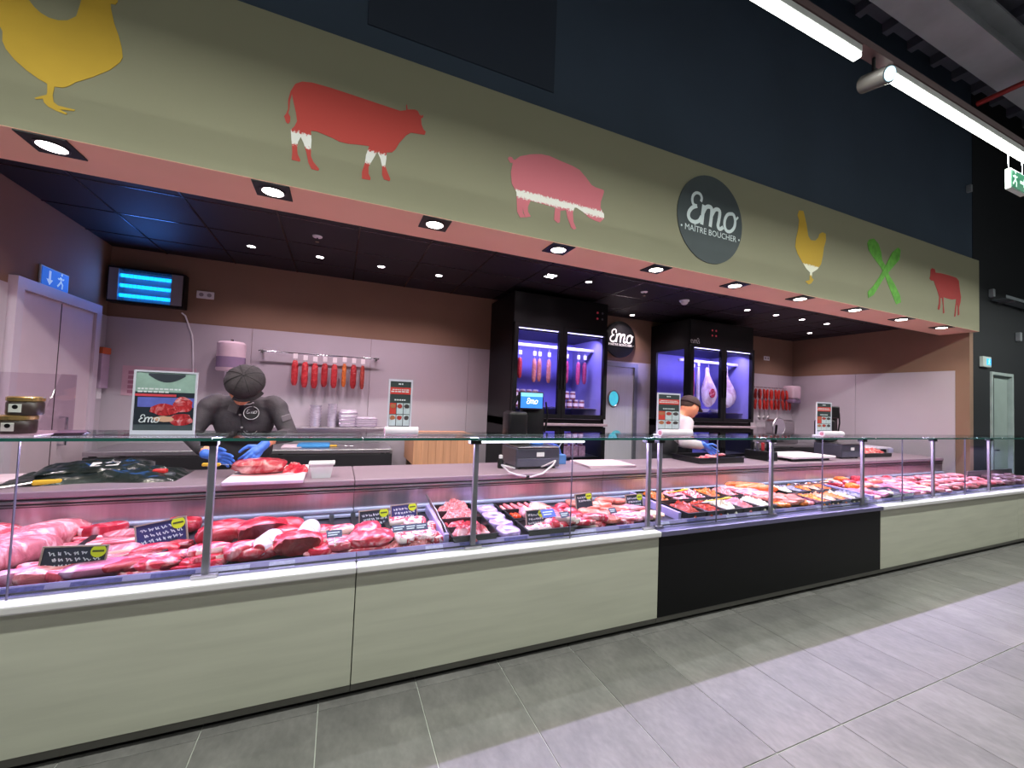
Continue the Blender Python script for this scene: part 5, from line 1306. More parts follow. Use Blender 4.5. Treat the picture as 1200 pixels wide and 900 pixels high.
def slab_mesh(L, W, H, seed, m, rim=None):
    def mk():
        n = 26; rings = []
        for (s, z) in ((.90, 0), (1.0, H * .3), (1.0, H * .68), (.93, H * .96), (.6, H * 1.06), (.25, H * 1.08)):
            r = []
            for i in range(n):
                t = 2 * PI * i / n
                k = 1 + .22 * mnoise.noise(Vector((math.cos(t) * 1.3 + seed, math.sin(t) * 1.3, seed))) + .06 * mnoise.noise(Vector((math.cos(t) * 4 + seed, math.sin(t) * 4, 5)))
                x, y = math.copysign(abs(math.cos(t)) ** .8, math.cos(t)) * L / 2 * k * s, math.copysign(abs(math.sin(t)) ** .8, math.sin(t)) * W / 2 * k * s
                r.append((x, y, z + H * .35 * mnoise.noise(Vector((x * 14 + seed, y * 14, seed))) * (z > 0)))
            rings.append(r)
        vs = [p for r in rings for p in r]; fs = [tuple(range(n - 1, -1, -1)), tuple(range((len(rings) - 1) * n, len(rings) * n))]; mi = [0, 0]
        mb = MB(); mb.v = vs
        for j in range(len(rings) - 1):
            for i in range(n):
                fs.append((j * n + i, j * n + (i + 1) % n, (j + 1) * n + (i + 1) % n, (j + 1) * n + i))
                mi.append(1 if rim and j < 3 and n * .12 < (i + seed * 3) % n < n * .62 else 0)
        mb.f = fs; mb.mi = mi
        return mb.mesh('slice_of_meat', [m, rim] if rim else [m], True)
    return cached(('slab', L, W, H, seed, m.name, rim and rim.name), mk)
def breast_mesh(L, W, H, seed, m):
    def mk():
        def fn(d, p):
            tpr = .62 + .38 * (1 - ((d.x + 1) / 2) ** 1.5)
            q = Vector((d.x * L / 2, d.y * W / 2 * tpr, d.z * H / 2 * tpr)) * (1 + .08 * vnoise(d, 2, seed))
            q.z = max(q.z + H * .42, 0); return q
        return MB().ball((0, 0, 0), 1, 18, 12, fn=fn).mesh('fillet', [m], True)
    return cached(('breast', L, W, H, seed, m.name), mk)
def link_mesh(L, r, bend, m):
    def mk():
        n = 11; pts = []; tp_ = []
        for i in range(n):
            t = i / (n - 1) * 2 - 1
            pts.append((t * L / 2, bend * (1 - t * t), r * .98)); tp_.append(max(.25, (1 - abs(t) ** 6) ** .5))
        return MB().tube(pts, r, 12, tp_).mesh('sausage_casing', [m], True)
    return cached(('link', L, r, bend, m.name), mk)
def mound_mesh(L, W, H, seed, m, rough_=1.0):
    return cached(('mound', L, W, H, seed, m.name), lambda: crumple(L, W, H, seed, 22).mesh('mound', [m], True))

NOISE_N = [0]
def goods(name, me, x, y, lab, cat, group=None, yaw=0, z=None, tilt=(0, 0)):
    o = bpy.data.objects.new(name, me); C.objects.link(o)
    o.location = (x, y, (deck_z(y) + .001) if z is None else z)
    o.rotation_euler = (tilt[0] + .03, tilt[1], math.radians(yaw))
    return tag(o, lab, cat, group)
def D(px, py, h_=0.06):
    p = onZ(px, py, .685 + h_ * .5); return p.x, min(max(p.y, .10), .62)

# ---- black trays
def tray(x, y, w_, d_, h_, lab, group=None, z=None, m=None):
    t = thing('black_tray', lab, 'tray', (x, y, (deck_z(y) + .002) if z is None else z), 0, group)
    t.rotation_euler = (.05, 0, 0)
    v = []
    for (a_, b_, z_) in ((w_ * .46, d_ * .46, 0), (w_ * .5, d_ * .5, h_), (w_ * .5 - .006, d_ * .5 - .006, h_), (w_ * .46 - .005, d_ * .46 - .005, .004)):
        v += [(-a_, -b_, z_), (a_, -b_, z_), (a_, b_, z_), (-a_, b_, z_)]
    f = [(3, 2, 1, 0), (12, 13, 14, 15)]
    for r in range(3):
        for i in range(4): f.append((r * 4 + i, r * 4 + (i + 1) % 4, r * 4 + 4 + (i + 1) % 4, r * 4 + 4 + i))
    obj('tray_shell', MB().add(v, f), m or BLACKTRAY, t)
    R = MB(); a_, b_ = w_ * .5 + .006, d_ * .5 + .006
    R.box(-a_, a_, -b_, -b_ + .012, h_ - .004, h_).box(-a_, a_, b_ - .012, b_, h_ - .004, h_).box(-a_, -a_ + .012, -b_ + .012, b_ - .012, h_ - .004, h_).box(a_ - .012, a_, -b_ + .012, b_ - .012, h_ - .004, h_)
    obj('rim', R, m or BLACKTRAY, t)
    return t
def divider(x, lab, h_=.055, y0=.08, y1=.63, m=None, grp='lavender tray dividers'):
    zz = deck_z(y0)
    tag(obj('tray_divider', MB().rbox(-.014, .014, 0, y1 - y0, 0, h_, .004), m or RAILV, loc=(x, y0, zz + .002)), lab, 'divider', grp).rotation_euler = (.055, 0, 0)

# ---- slate price signs
SLATE = mat('slate_board', (34, 44, 58), .6, var=.1)
SLATEB = mat('blue_slate_board', (46, 48, 104), .6, var=.1)
SFRAME = mat('sign_frame_wood', (150, 134, 120), .6, var=.12, scale=20)
LIME = mat('lime_sticker', (196, 214, 36), .5, var=.05)
CHALK = mat('chalk_white', (214, 222, 228), .7)
def chalk_lines(mb, w_, h_, n, seed):
    rr = random.Random(seed)
    for k in range(n):
        v = h_ * (.26 - .24 * k); u = -w_ * .42 + w_ * .1 * (k % 2) * rr.random(); end = w_ * (.16 if k == 0 else .40)
        while u < end:
            l = rr.uniform(.05, .13) * w_; pts = []
            for q in range(7): pts.append((u + l * q / 6, v + h_ * .07 * math.sin(q * 1.9 + rr.random() * 2)))
            stroke(mb, pts, .0036, lambda p, kk: Vector((p[0], -.0062 - .0004 * kk, p[1])))
            u += l + w_ * .035
    return mb
def slate_sign(px, py, y, w_, h_, lab, slate=None, tilt=0.0, n=3, seed=1, rz=0.0):
    p = onY(px, py, y)
    t = thing('price_sign', lab, 'price sign', (p.x, y, p.z), rz)
    t.rotation_euler = (-.18, tilt, rz)
    obj('slate', MB().box(-w_ / 2, w_ / 2, -.005, 0, -h_ / 2, h_ / 2), slate or SLATE, t)
    f = .006
    obj('frame', MB().box(-w_ / 2 - f, w_ / 2 + f, -.008, .002, h_ / 2, h_ / 2 + f).box(-w_ / 2 - f, w_ / 2 + f, -.008, .002, -h_ / 2 - f, -h_ / 2).box(-w_ / 2 - f, -w_ / 2, -.008, .002, -h_ / 2, h_ / 2).box(w_ / 2, w_ / 2 + f, -.008, .002, -h_ / 2, h_ / 2), SFRAME, t)
    s_ = obj('chalk_writing', chalk_lines(MB(), w_, h_, n, seed), CHALK, t); s_['kind'] = 'stuff'
    r = h_ * .25
    d = obj('lime_sticker', MB().prism(circle(r, 24), (w_ * .5 - r * 1.0, -.0068, h_ * .5 - r * .72), (1, 0, 0), (0, 0, 1), (0, -.001, 0)), LIME, t)
    obj('sticker_print', MB().box(w_ * .5 - r * 1.75, w_ * .5 - r * .25, -.0086, -.0078, h_ * .5 - r * .86, h_ * .5 - r * .56), mat('sticker_dark', (70, 84, 30), .6), d)
    zd = deck_z(y) - p.z + .05
    obj('spike', MB().cone((0, .004, -h_ / 2), (0, .01, min(-h_ / 2 - .03, zd)), .003, .002, 6), STEEL, t)
slate_sign(87, 656, .17, .205, .105, 'slate sign with lime sticker standing in the pale pork slices', None, .06, 4, 1)
slate_sign(190, 625, .42, .20, .115, 'blue tinted slate sign with lime sticker stuck above the dark beef strips', SLATEB, -.18, 3, 2)
slate_sign(438.5, 608.5, .44, .165, .105, 'slate sign with lime sticker behind the large pink red steak', None, -.05, 3, 3)
slate_sign(473.5, 601, .50, .155, .10, 'blue tinted slate sign with lime sticker behind the marbled chops', SLATEB, -.06, 4, 4)
slate_sign(628, 608, .20, .135, .105, 'slate sign with lime sticker by the tray of meat parcels', None, -.02, 3, 5)
slate_sign(684, 587, .42, .135, .10, 'slate sign with lime sticker standing among the salmon pink slices', None, -.06, 2, 6)
slate_sign(743, 588, .42, .155, .105, 'slate sign with lime sticker behind the peach chicken fillets', None, -.02, 4, 7)
NAVY = mat('navy_card', (52, 54, 90), .5, var=.15, scale=40)
def small_card(px, py, w_, h_, lab, col=None, h=.09):
    x, y = D(px, py, h * 2)
    t = thing('price_card', lab, 'price card', (x, y, deck_z(y) + h), .0)
    t.rotation_euler = (-.75, 0, .1)
    obj('card', MB().box(-w_ / 2, w_ / 2, -.001, .001, 0, h_), col or NAVY, t)
    s_ = obj('card_print', MB().box(-w_ * .4, w_ * .35, -.0018, -.001, h_ * .6, h_ * .72).box(-w_ * .4, w_ * .2, -.0018, -.001, h_ * .3, h_ * .42), CHALK, t); s_['kind'] = 'stuff'
    obj('pin', MB().cone((0, 0, .0), (0, .0, -.05), .002, .001, 5), STEEL, t)
for (px, py, w_, lab) in ((392, 628, .075, 'small navy price card stuck in the pile of pink chops'), (474, 632, .075, 'small navy price card on the white marbled chop'), (501, 628, .07, 'small navy price card on the marbled offcuts'), (495, 641, .07, 'small navy price card above the burger meat'), (731, 604, .06, 'small dark price card on the pink cutlets'), (667, 606, .07, 'small dark price card by the red cubes')):
    small_card(px, py, w_, .04, lab)
small_card(652, 608, .10, .055, 'blue price card among the fanned pork slices', mat('blue_card', (70, 92, 190), .4), .10)

# ---- counter one: large cuts
for x in (-1.10, -.73, -.45, -.17, .0, .125, .31):
    divider(x, 'black tray edge between the big meat cuts', .036, .13, m=BLACKTRAY, grp='black tray edges between the cuts')
G = goods
def put(kind, px, py, L, W, H, yaw, m, name, lab, cat='meat', group=None, seed=1, dz=0, cut=None, tilt=(0, 0)):
    x, y = D(px, py, H + 2 * dz)
    ext = abs(L / 2 * math.sin(math.radians(yaw))) + abs(W / 2 * math.cos(math.radians(yaw)))
    y = max(y, .082 + ext * .92); y = min(y, .66 - ext * .9) if ext < .2 else y
    me = roast_mesh(L, W, H, seed, m, cut) if kind == 'roast' else slab_mesh(L, W, H, seed, m, cut) if kind == 'slab' else breast_mesh(L, W, H, seed, m) if kind == 'breast' else link_mesh(L, W / 2, H, m) if kind == 'link' else mound_mesh(L, W, H, seed, m)
    return G(name, me, x, y, lab, cat, group, yaw, deck_z(y) + .001 + dz, tilt)
put('roast', 42, 633, .44, .17, .115, 62, PALE, 'pork_loin', 'large pale pink pork loin lying beside the black strip', seed=2)
put('roast', 2, 652, .40, .17, .12, 66, PALE, 'pork_loin', 'pale pork loin next to the largest loin', seed=5)
put('roast', -40, 640, .40, .17, .12, 66, PINK, 'pork_loin', 'pink pork loin beyond the pale loins', seed=6)
put('slab', 52, 664, .17, .085, .04, 18, PINK, 'pork_fillet', 'slim pink pork fillet in front of the pale loin', group='slim pork fillets', seed=3)
put('slab', 30, 672, .16, .08, .045, 12, PINK, 'pork_fillet', 'slim pink pork fillet in front of the pale loin', group='slim pork fillets', seed=4)
put('slab', 25, 686, .17, .075, .05, 20, SAUSP, 'pork_fillet', 'slim pink pork fillet in front of the pale loin', group='slim pork fillets', seed=5)
put('slab', 62, 682, .15, .07, .045, 50, PINK, 'pork_fillet', 'slim pink pork fillet in front of the pale loin', group='slim pork fillets', seed=6)
put('slab', -10, 690, .16, .08, .05, 30, PURP, 'pork_fillet', 'slim pink pork fillet in front of the pale loin', group='slim pork fillets', seed=7)
put('roast', 90, 682, .26, .12, .055, 8, PURP, 'pork_shoulder', 'flat oval purple pink shoulder with silverskin under the slate sign', seed=3)
for i, (px, py, L, yw, sd) in enumerate(((118, 633, .2, 8, 1), (152, 629, .22, 3, 2), (150, 637, .22, 4, 3), (135, 645, .24, 3, 4), (125, 652, .25, 6, 5), (140, 659, .24, 8, 6), (100, 641, .2, 10, 7))):
    put('slab', px, py, L, .085, .030, yw, [BELLY, PALE][i % 2], 'pork_belly_slab', 'striped pink and white pork belly slab in the fanned pile', group='pork belly slabs', seed=sd, dz=.012 * (i % 2), cut=FATW)
put('slab', 122, 624, .19, .09, .05, 12, RED_B, 'pork_collar', 'bright red and white collar piece behind the belly slabs', seed=9, dz=.02, cut=FATW)
for i, (px, py, L, yw) in enumerate(((152, 670, .17, 35), (128, 676, .16, 20), (176, 660, .17, 28), (195, 651, .17, 30), (168, 651, .16, 15), (182, 643, .18, 12), (205, 640, .16, 25), (160, 680, .17, 8), (190, 668, .10, 40))):
    put('roast', px, py, L, .08, .045, yw, [RED_D, RED, RED_D, RED_B][i % 4], 'skirt_steak', 'long dark red skirt steak strip in the pile', group='dark red skirt steaks', seed=i + 1, dz=.01 * (i % 2))
put('roast', 215, 618, .16, .12, .09, 10, RED, 'beef_roast', 'rounded red beef joint beside the blue tinted sign', seed=4)
put('slab', 150, 686, .20, .06, .02, 4, PINK, 'thin_cutlet', 'thin pink cutlet lying along the price rail below the skirt steaks', seed=2)
put('slab', 222, 674, .22, .06, .02, 4, RED_B, 'thin_cutlet', 'thin red cutlet lying along the rail beside the glass post', seed=3)
put('roast', 264, 624, .25, .16, .11, 16, RED, 'beef_roast', 'big red beef joint with an orange sheen behind the sliced steaks', seed=7)
for i, (px, py) in enumerate(((243, 655), (248, 648), (246, 641))):
    put('slab', px, py, .19, .10, .03, 8 + 5 * i, RED_B, 'rib_steak', 'sliced red steak with a white fat edge in a short stack', group='sliced steaks', seed=i + 11, dz=.022 * i, cut=FATW)
put('roast', 308, 622, .25, .18, .115, 6, RED, 'beef_joint', 'large dark faced beef joint with a fat seam behind the white roll', seed=12, cut=CUTD)
put('roast', 305, 642, .25, .13, .075, 8, RED_B, 'beef_joint', 'flat red joint with pale streaks in front of the dark faced joint', seed=13)
put('roast', 275, 660, .17, .12, .085, 20, RED_B, 'beef_chunk', 'bright red beef chunk next to the white wrapped roll', seed=14)
t_x, t_y = D(303, 660, .1)
def rolled(x, y, L, r, yaw, lab, end):
    t = thing('wrapped_roast', lab, 'roast', (x, y, deck_z(y) + .002), math.radians(yaw))
    obj('netting', MB().tube([(L * (i / 8 - .5), 0, r) for i in range(9)], r, 18, [.55, .9, 1, 1, 1, 1, 1, .92, .8]), WRAP, t, True)
    obj('cut_end', MB().cone((-L / 2 - .003, 0, r), (-L / 2 + .002, 0, r), r * .5, r * .52, 16), end, t)
    for k in range(4): obj('string', MB().tube([(L * (-.3 + .2 * k), r * 1.005 * math.cos(q), r + r * 1.005 * math.sin(q)) for q in [2 * PI * i / 18 for i in range(19)]], .0015, 4), mat('butcher_string', (220, 205, 205), .8), t)
rolled(t_x, max(t_y, .20), .19, .052, 74, 'white netted roast roll lying against the bright red beef chunk', RED)
t_x, t_y = D(361, 624, .1)
rolled(t_x, min(t_y, .50), .20, .052, 82, 'white netted roast roll with a dark red end beside the pink chops', CUTD)
for i, (px, py) in enumerate(((337, 618), (338, 627), (337, 636))):
    put('roast', px, py, .17, .12, .095, 0, RED, 'rolled_roast', 'tied red beef roast in the overlapping row behind the dark faced block', group='overlapping red roasts', seed=20 + i)
put('roast', 345, 655, .23, .17, .105, 3, RED, 'beef_block', 'large beef block with a flat dark red cut face at the front rail', seed=24, cut=CUTD)
for i, (px, py) in enumerate(((380, 622), (400, 621), (376, 632), (397, 632), (381, 641), (403, 641), (376, 650), (398, 649), (386, 656))):
    put('slab', px, py, .13, .10, .04, 10 * (i % 3), PINK if i % 2 else RED_B, 'pork_chop', 'pink pork chop with pale fat in the square pile', group='piled pink chops', seed=30 + i, dz=.015 * (i % 2), cut=FATW)
put('slab', 388, 662, .24, .07, .02, 6, HAM, 'thin_cutlet', 'thin pale pink cutlet along the rail in front of the chops', seed=6)
put('roast', 430, 622, .18, .14, .10, 70, RED_B, 'pork_neck', 'red pink neck joint behind the slate sign', seed=40)
put('roast', 437, 640, .25, .17, .085, 4, RED_B, 'large_steak', 'large smooth pink red steak block in front of the slate sign', seed=41)
put('slab', 440, 657, .27, .07, .02, 4, PINK, 'thin_cutlet', 'thin pink cutlet along the rail under the large steak', seed=7)
for i, (px, py) in enumerate(((462, 612), (486, 612), (470, 622), (478, 634), (498, 622), (505, 632), (512, 616), (490, 626), (515, 628))):
    put('slab', px, py, .14, .11, .035, 25 * i, PINKM, 'marbled_chop', 'white marbled chop in the loose heap under the blue sign', group='white marbled chops', seed=50 + i, dz=.02 * (i % 2), cut=FATW)
put('mound', 492, 652, .26, .10, .05, 4, MINCE, 'burger_meat', 'low heap of coarse red burger meat at the front rail', seed=3)

# ---- mince trays
divider(.60, 'lavender divider beside the mince trays', .06)
xt = .765
for i, (yy, h_, m, lab) in enumerate(((.565, .07, MINCE, 'black tray of fine pink mince, furthest back in its row'), (.42, .06, MINCE, 'black tray of pink mince behind the half empty tray'), (.275, .03, RED_B, 'half empty black tray with red mince balls'), (.13, .055, PINK, 'black tray of pink diced meat at the front rail'))):
    tray(xt, yy, .27, .14, .05, lab)
    tag(obj('minced_meat', mound_mesh(.23, .11, h_ + .02, 2 + i, m), None, loc=(xt, yy, deck_z(yy) + .008)), ['mound of fine pink mince in the furthest back tray', 'mound of pink mince in the second tray', 'low red mince in the half empty tray', 'heap of pink diced meat in the front tray'][i], 'mince')
for k, (px, py) in enumerate(((503, 600), (511, 612), (519, 626))):
    x, y = D(px, py, .1)
    t = thing('serving_tongs', 'steel tongs standing in the row of mince trays', 'tongs', (x + .03, y, deck_z(y) + .02), 0, 'tongs in the mince trays')
    obj('tong_arm', MB().tube([(0, 0, 0), (-.03, .02, .09), (-.05, .03, .13)], .005, 6), STEEL, t, True)
    obj('tong_arm', MB().tube([(.012, 0, 0), (-.022, .02, .09), (-.05, .03, .13)], .005, 6), STEEL, t, True)
t = thing('vacuum_pack_row', 'long lavender film pack of pink meat running towards the glass', 'pack', (1.0, .34, deck_z(.34) + .002))
t.rotation_euler = (.055, 0, 0)
FILM = mat('film_lavender', (176, 150, 196), .15, var=.35, scale=22, bump=.5, bscale=40)
for k in range(4):
    pk = obj('pack_film', slab_mesh(.15, .135, .035, 60 + k, FILM), None, t); pk.location = (0, -.2 + .135 * k, 0)
    obj('pack_label', MB().box(-.03, .03, -.02, .02, .0395, .041), mat('pack_label', (206, 196, 226), .4), pk)
xt = 1.225
tray(xt + .0, .55, .28, .16, .04, 'black tray of short pink sausages at the back beside the film pack')
for k in range(8): G('chipolata', link_mesh(.13, .012, .0, SAUSP), xt - .10 + .028 * k, .55, 'short pink chipolata sausage lying in the back tray', 'sausage', 'chipolatas in the black tray', 88, deck_z(.55) + .012 + .012 * (k % 2))
tray(xt + .02, .36, .30, .18, .045, 'black tray of tied meat parcels and tomatoes behind the slate sign')
for k in range(5):
    t = thing('meat_parcel', 'pale pink tied meat parcel in the black tray', 'meat parcel', (xt + .0 + .06 * (k % 3), .33 + .06 * (k // 3), deck_z(.36) + .012), 0, 'meat parcels in the tray')
    obj('parcel_body', roast_mesh(.085, .07, .065, 70 + k, HAM), None, t)
    obj('bacon_band', MB().tube([(.0, .037 * math.cos(q), .031 + .036 * math.sin(q)) for q in [2 * PI * i / 14 for i in range(15)]], .007, 6), FATW, t, True)
for k in range(4): G('cherry_tomato', roast_mesh(.036, .036, .034, 80, mat('tomato_red', (214, 60, 26), .2)), xt - .10 + .03 * (k % 2), .34 + .04 * (k // 2), 'small orange red tomato at the side of the parcel tray', 'tomato', 'tomatoes in the parcel tray', 0, deck_z(.36) + .012)
tray(xt + .04, .15, .34, .19, .045, 'nearly empty black tray with white eggs at the front rail')
for k in range(6): G('white_egg', roast_mesh(.05, .038, .036, 90, mat('egg_white', (238, 222, 226), .4)), xt - .05 + .045 * k, .12 + .03 * (k % 2), 'small white egg shaped piece in the nearly empty tray', 'egg', 'white pieces in the front tray', 30 * k, deck_z(.15) + .012)
# ---- open meat up to the black fronted counter
put('slab', 648, 601, .16, .10, .05, -30, RED_B, 'stuffed_roast', 'red roast slice wrapped with white fat beside the parcel tray', seed=5, cut=FATW)
put('slab', 632, 598, .16, .10, .06, -35, SALMON, 'stuffed_roast', 'bacon striped roast slice next to the parcel tray', seed=8, cut=FATW)
for i, (px, py) in enumerate(((658, 596), (668, 600), (676, 604), (655, 607), (666, 611), (650, 614), (662, 616))):
    put('roast', px, py, .11, .08, .06, 20 * i, RED_B, 'beef_cube', 'bright red stewing beef chunk heaped behind the blue price card', group='red stewing beef chunks', seed=100 + i, dz=.012 * (i % 2))
for i, (px, py) in enumerate(((655, 628), (668, 634), (682, 629), (668, 622), (652, 636), (686, 637))):
    put('slab', px, py, .14, .11, .028, 15 * i, PINKM if i % 2 else HAM, 'pork_steak', 'round pink pork steak with a white fat ring at the front rail', group='round pork steaks', seed=110 + i, dz=.014 * (i % 2), cut=FATW)
for i in range(8):
    put('slab', 690 + 5 * (i % 4), 613 + 4.5 * (i // 2), .15, .09, .022, -20, PALE if i % 2 else BELLY, 'fanned_slice', 'pale fat streaked pork slice in the fanned row', group='fanned pork slices', seed=120 + i, dz=.01 * i, cut=FATW)
for i, (px, py) in enumerate(((676, 592), (690, 595), (703, 592), (715, 598), (700, 602), (716, 608), (728, 596), (690, 600), (708, 588), (724, 589))):
    put('slab', px, py, .17, .10, .03, -30 + 8 * (i % 3), SALMON, 'veal_escalope', 'salmon coloured veal escalope in the overlapping rows', group='veal escalopes', seed=130 + i, dz=.01 * (i % 3))
for i, (px, py) in enumerate(((716, 621), (726, 628), (708, 626), (720, 614), (735, 622))):
    put('slab', px, py, .15, .08, .03, -25, RED_B, 'thin_steak', 'thin red steak in the short row before the veal escalopes', group='thin red steaks', seed=140 + i, dz=.012 * i)
for i, (px, py) in enumerate(((735, 602), (745, 608), (755, 614), (738, 612), (748, 619), (760, 606), (756, 622), (742, 595))):
    put('slab', px, py, .17, .11, .026, -22, HAM if i % 2 else PINK, 'pink_cutlet', 'broad flat pink cutlet in the overlapping pile', group='pink cutlets', seed=150 + i, dz=.012 * (i % 3))
for i, (px, py) in enumerate(((764, 600), (776, 606), (786, 613), (796, 620), (778, 617), (790, 624), (806, 627), (770, 611))):
    put('breast', px, py, .18, .09, .05, -30, PEACH, 'chicken_fillet', 'peach coloured raw chicken fillet lying beside the lavender divider', 'chicken', 'chicken fillets', seed=160 + i, dz=.01 * (i % 2))
divider(2.32, 'lavender divider beside the chicken fillets', .06)
# ---- black fronted counter: deli trays
fills = [ORANGE, MARRED, HAM, MARRED, PINKM, CREAM, ORANGE, SAUSP, MINCE, CREAM]
names = ['orange marinated strips', 'red marinated strips', 'pink ham salad', 'dark red marinade', 'pink marbled strips', 'white cream salad', 'bright orange marinated chicken', 'pink sausage salad', 'red minced meat', 'cream coloured salad']
k = 0
for c_ in range(5):
    for r_ in range(2):
        x, y = 2.475 + .195 * c_, (.50, .20)[r_]
        nm = names[k % 10] + (' at the back' if r_ == 0 else ' at the front')
        tray(x, y, .18, .27, .055, 'black deli tray filled with ' + nm)
        tag(obj('deli_filling', mound_mesh(.155, .24, .075, 11 + k, fills[k % 10]), None, loc=(x, y, deck_z(y) + .012)), 'heap of ' + nm + ' in its black tray', 'deli food')
        k += 1
YEL = mat('yellow_spoon', (236, 196, 40), .35)
def spoon(x, y, z, rz, lab, m, L=.24):
    t = thing('serving_spoon', lab, 'spoon', (x, y, z), rz)
    t.rotation_euler = (-.35, 0, rz)
    obj('handle', MB().rbox(-.012, .012, 0, L, -.004, .004, .003), m, t)
    obj('bowl', MB().ball((0, -.03, 0), .03, 12, 8, (.9, 1.2, .3)), m, t, True)
    return t
spoon(2.67, .42, .80, .35, 'yellow serving spoon lying across the back deli trays', YEL)
spoon(2.83, .14, .79, .30, 'yellow serving spoon stuck in the front deli tray', YEL)
spoon(2.50, .30, .79, .2, 'black serving spoon in the orange marinated strips', BLACK, .2)
spoon(2.56, .10, .78, .0, 'short grey spoon upright in the front deli tray', STEEL, .12)
for i, (x, y, m, L, r) in enumerate(((3.50, .56, HAM, .34, .034), (3.50, .49, PINK, .34, .036), (3.52, .42, HAM, .34, .034), (3.53, .35, PINK, .32, .032))):
    G('ham_log', link_mesh(L, r, .01, m), x, y, 'thick pink ham log lying in the row before the orange sausages', 'ham', 'pink ham logs', -24, deck_z(y) + .001)
for i in range(4): G('large_sausage', link_mesh(.30, .034, .012, SAUS), 3.62 + .08 * (i % 2), .61 - .055 * i, 'thick orange smoked sausage behind the marinated chicken', 'sausage', 'thick orange sausages', -22, deck_z(.55) + .03)
for i in range(16):
    G('marinated_fillet', slab_mesh(.16, .10, .03, 170 + i % 6, [ORANGE, SALMON, SALMON][i % 3]), 3.52 + .085 * (i % 4) + .01 * (i % 3), .40 - .085 * (i // 4), 'orange marinated chicken fillet in the flat heap', 'chicken', 'marinated fillets', -25 + 11 * (i % 4), deck_z(.3) + .004 + .012 * (i % 3))
for i in range(6):
    G('pink_strip', link_mesh(.15, .017, .01, SAUSP), 3.80 + .04 * (i % 3), .12 + .03 * (i // 3) + .012 * i, 'short pink sausage at the front rail by the long trays', 'sausage', 'short pink sausages at the rail', -20, deck_z(.14) + .003)
STRAY = mat('steel_tray', (150, 148, 168), .25, .85, var=.05)
k = 0
for c_ in range(5):
    for r_ in range(2):
        x, y = 3.99 + .145 * c_, (.48, .19)[r_]
        nm = ['cream coloured salad', 'grey fish salad', 'orange salad', 'pale noodle salad', 'orange red pepper salad'][(c_ + 2 * r_) % 5]
        tray(x, y, .135, .27, .05, 'long narrow tray of ' + nm + (' behind' if r_ == 0 else ' at the glass') + (' with rounded heap' if c_ > 2 else ''), m=[BLACKTRAY, STRAY][(c_ + r_) % 2])
        tag(obj('deli_filling', mound_mesh(.115, .24, .06, 31 + k, [CREAM, mat('fish_grey', (150, 146, 166), .3, var=.3, scale=30), ORANGE, PEACH, SAUS][(c_ + 2 * r_) % 5]), None, loc=(x, y, deck_z(y) + .010)), 'heap of ' + nm + ' in a narrow tray' + (' at the back' if r_ == 0 else ' by the glass') + (' past the middle' if c_ > 2 else ''), 'deli food')
        k += 1
for i in range(5): spoon(4.0 + .145 * i, .36, .80, -.35 + .1 * i, 'steel serving spoon across the narrow deli trays', STEEL, .22)['group'] = 'steel spoons in the narrow trays'

# ---- last long counter: mixed poultry, pork and sausages
rr = random.Random(3)
kinds = [('breast', SALMON, 'orange_chicken', 'salmon orange chicken piece heaped in the last long counter', 'chicken', 'orange chicken pieces'),
         ('breast', PEACH, 'chicken_breast', 'pale peach chicken breast heaped in the last long counter', 'chicken', 'pale chicken breasts'),
         ('slab', HAM, 'pork_slice', 'pale pink pork slice in the last long counter', 'pork', 'pale pork slices'),
         ('slab', PURP, 'turkey_slice', 'lilac pink turkey slice in the last long counter', 'turkey', 'lilac turkey slices'),
         ('roast', ORANGE, 'marinated_roast', 'orange marinated roast in the last long counter', 'roast', 'orange marinated roasts'),
         ('roast', RED_B, 'red_roast', 'red roast piece in the last long counter', 'roast', 'red roast pieces')]
divider(4.75, 'lavender divider where the black front ends', .05)
for i in range(11):
    for j in range(5):
        x = 4.86 + .125 * i + rr.uniform(-.02, .02); y = .13 + .115 * j + rr.uniform(-.015, .015)
        if j < 2 and 5.05 < x < 5.45: continue
        k = rr.choice([0, 0, 1, 2, 2, 3, 3, 4, 5] if j > 1 else [0, 1, 2, 2, 3, 3])
        kind, m, nm, lab, cat, grp = kinds[k]
        sd = 200 + (i * 5 + j) % 4
        me = breast_mesh(.19, .10, .065, sd, m) if kind == 'breast' else slab_mesh(.19, .12, .03, sd, m) if kind == 'slab' else roast_mesh(.15, .10, .065, sd, m)
        G(nm, me, x, y, lab, cat, grp, rr.uniform(-50, 30), deck_z(y) + .004 + (.02 if (i + j) % 2 else 0))
for q, (x, lab) in enumerate(((5.13, 'steel pan with pale filling at the front of the last long counter'), (5.33, 'empty steel pan at the front of the last long counter'))):
    tray(x, .17, .18, .22, .05, lab, m=STRAY)
for k in range(6): G('diced_cheese', roast_mesh(.05, .045, .04, 230 + k % 3, CREAM), 5.09 + .04 * (k % 3), .14 + .05 * (k // 3), 'small pale cube in the steel pan', 'cube', 'pale cubes in the steel pan', 20 * k, deck_z(.17) + .012)
for i in range(15):
    for j in range(3):
        x = 6.22 + .098 * i; y = .16 + .175 * j
        G('pork_sausage', link_mesh(.19, .024, .008, [SAUSP, HAM, PINK][(i + j) % 3]), x, y, 'raw pink pork sausage in the long rows before the side wall', 'sausage', 'rows of pink pork sausages', -28 + rr.uniform(-24, 24), deck_z(y) + .002 + .02 * (i % 2))
for i in range(10):
    x = 7.72 + .11 * i; y = .13 + .12 * (i % 3)
    G('dark_offal', roast_mesh(.16, .11, .07, 240 + i % 3, DARKF), x, y, 'dark greyish piece of offal in the shallow end counter', 'offal', 'dark offal pieces', rr.uniform(-50, 40), deck_z(y) + .002)
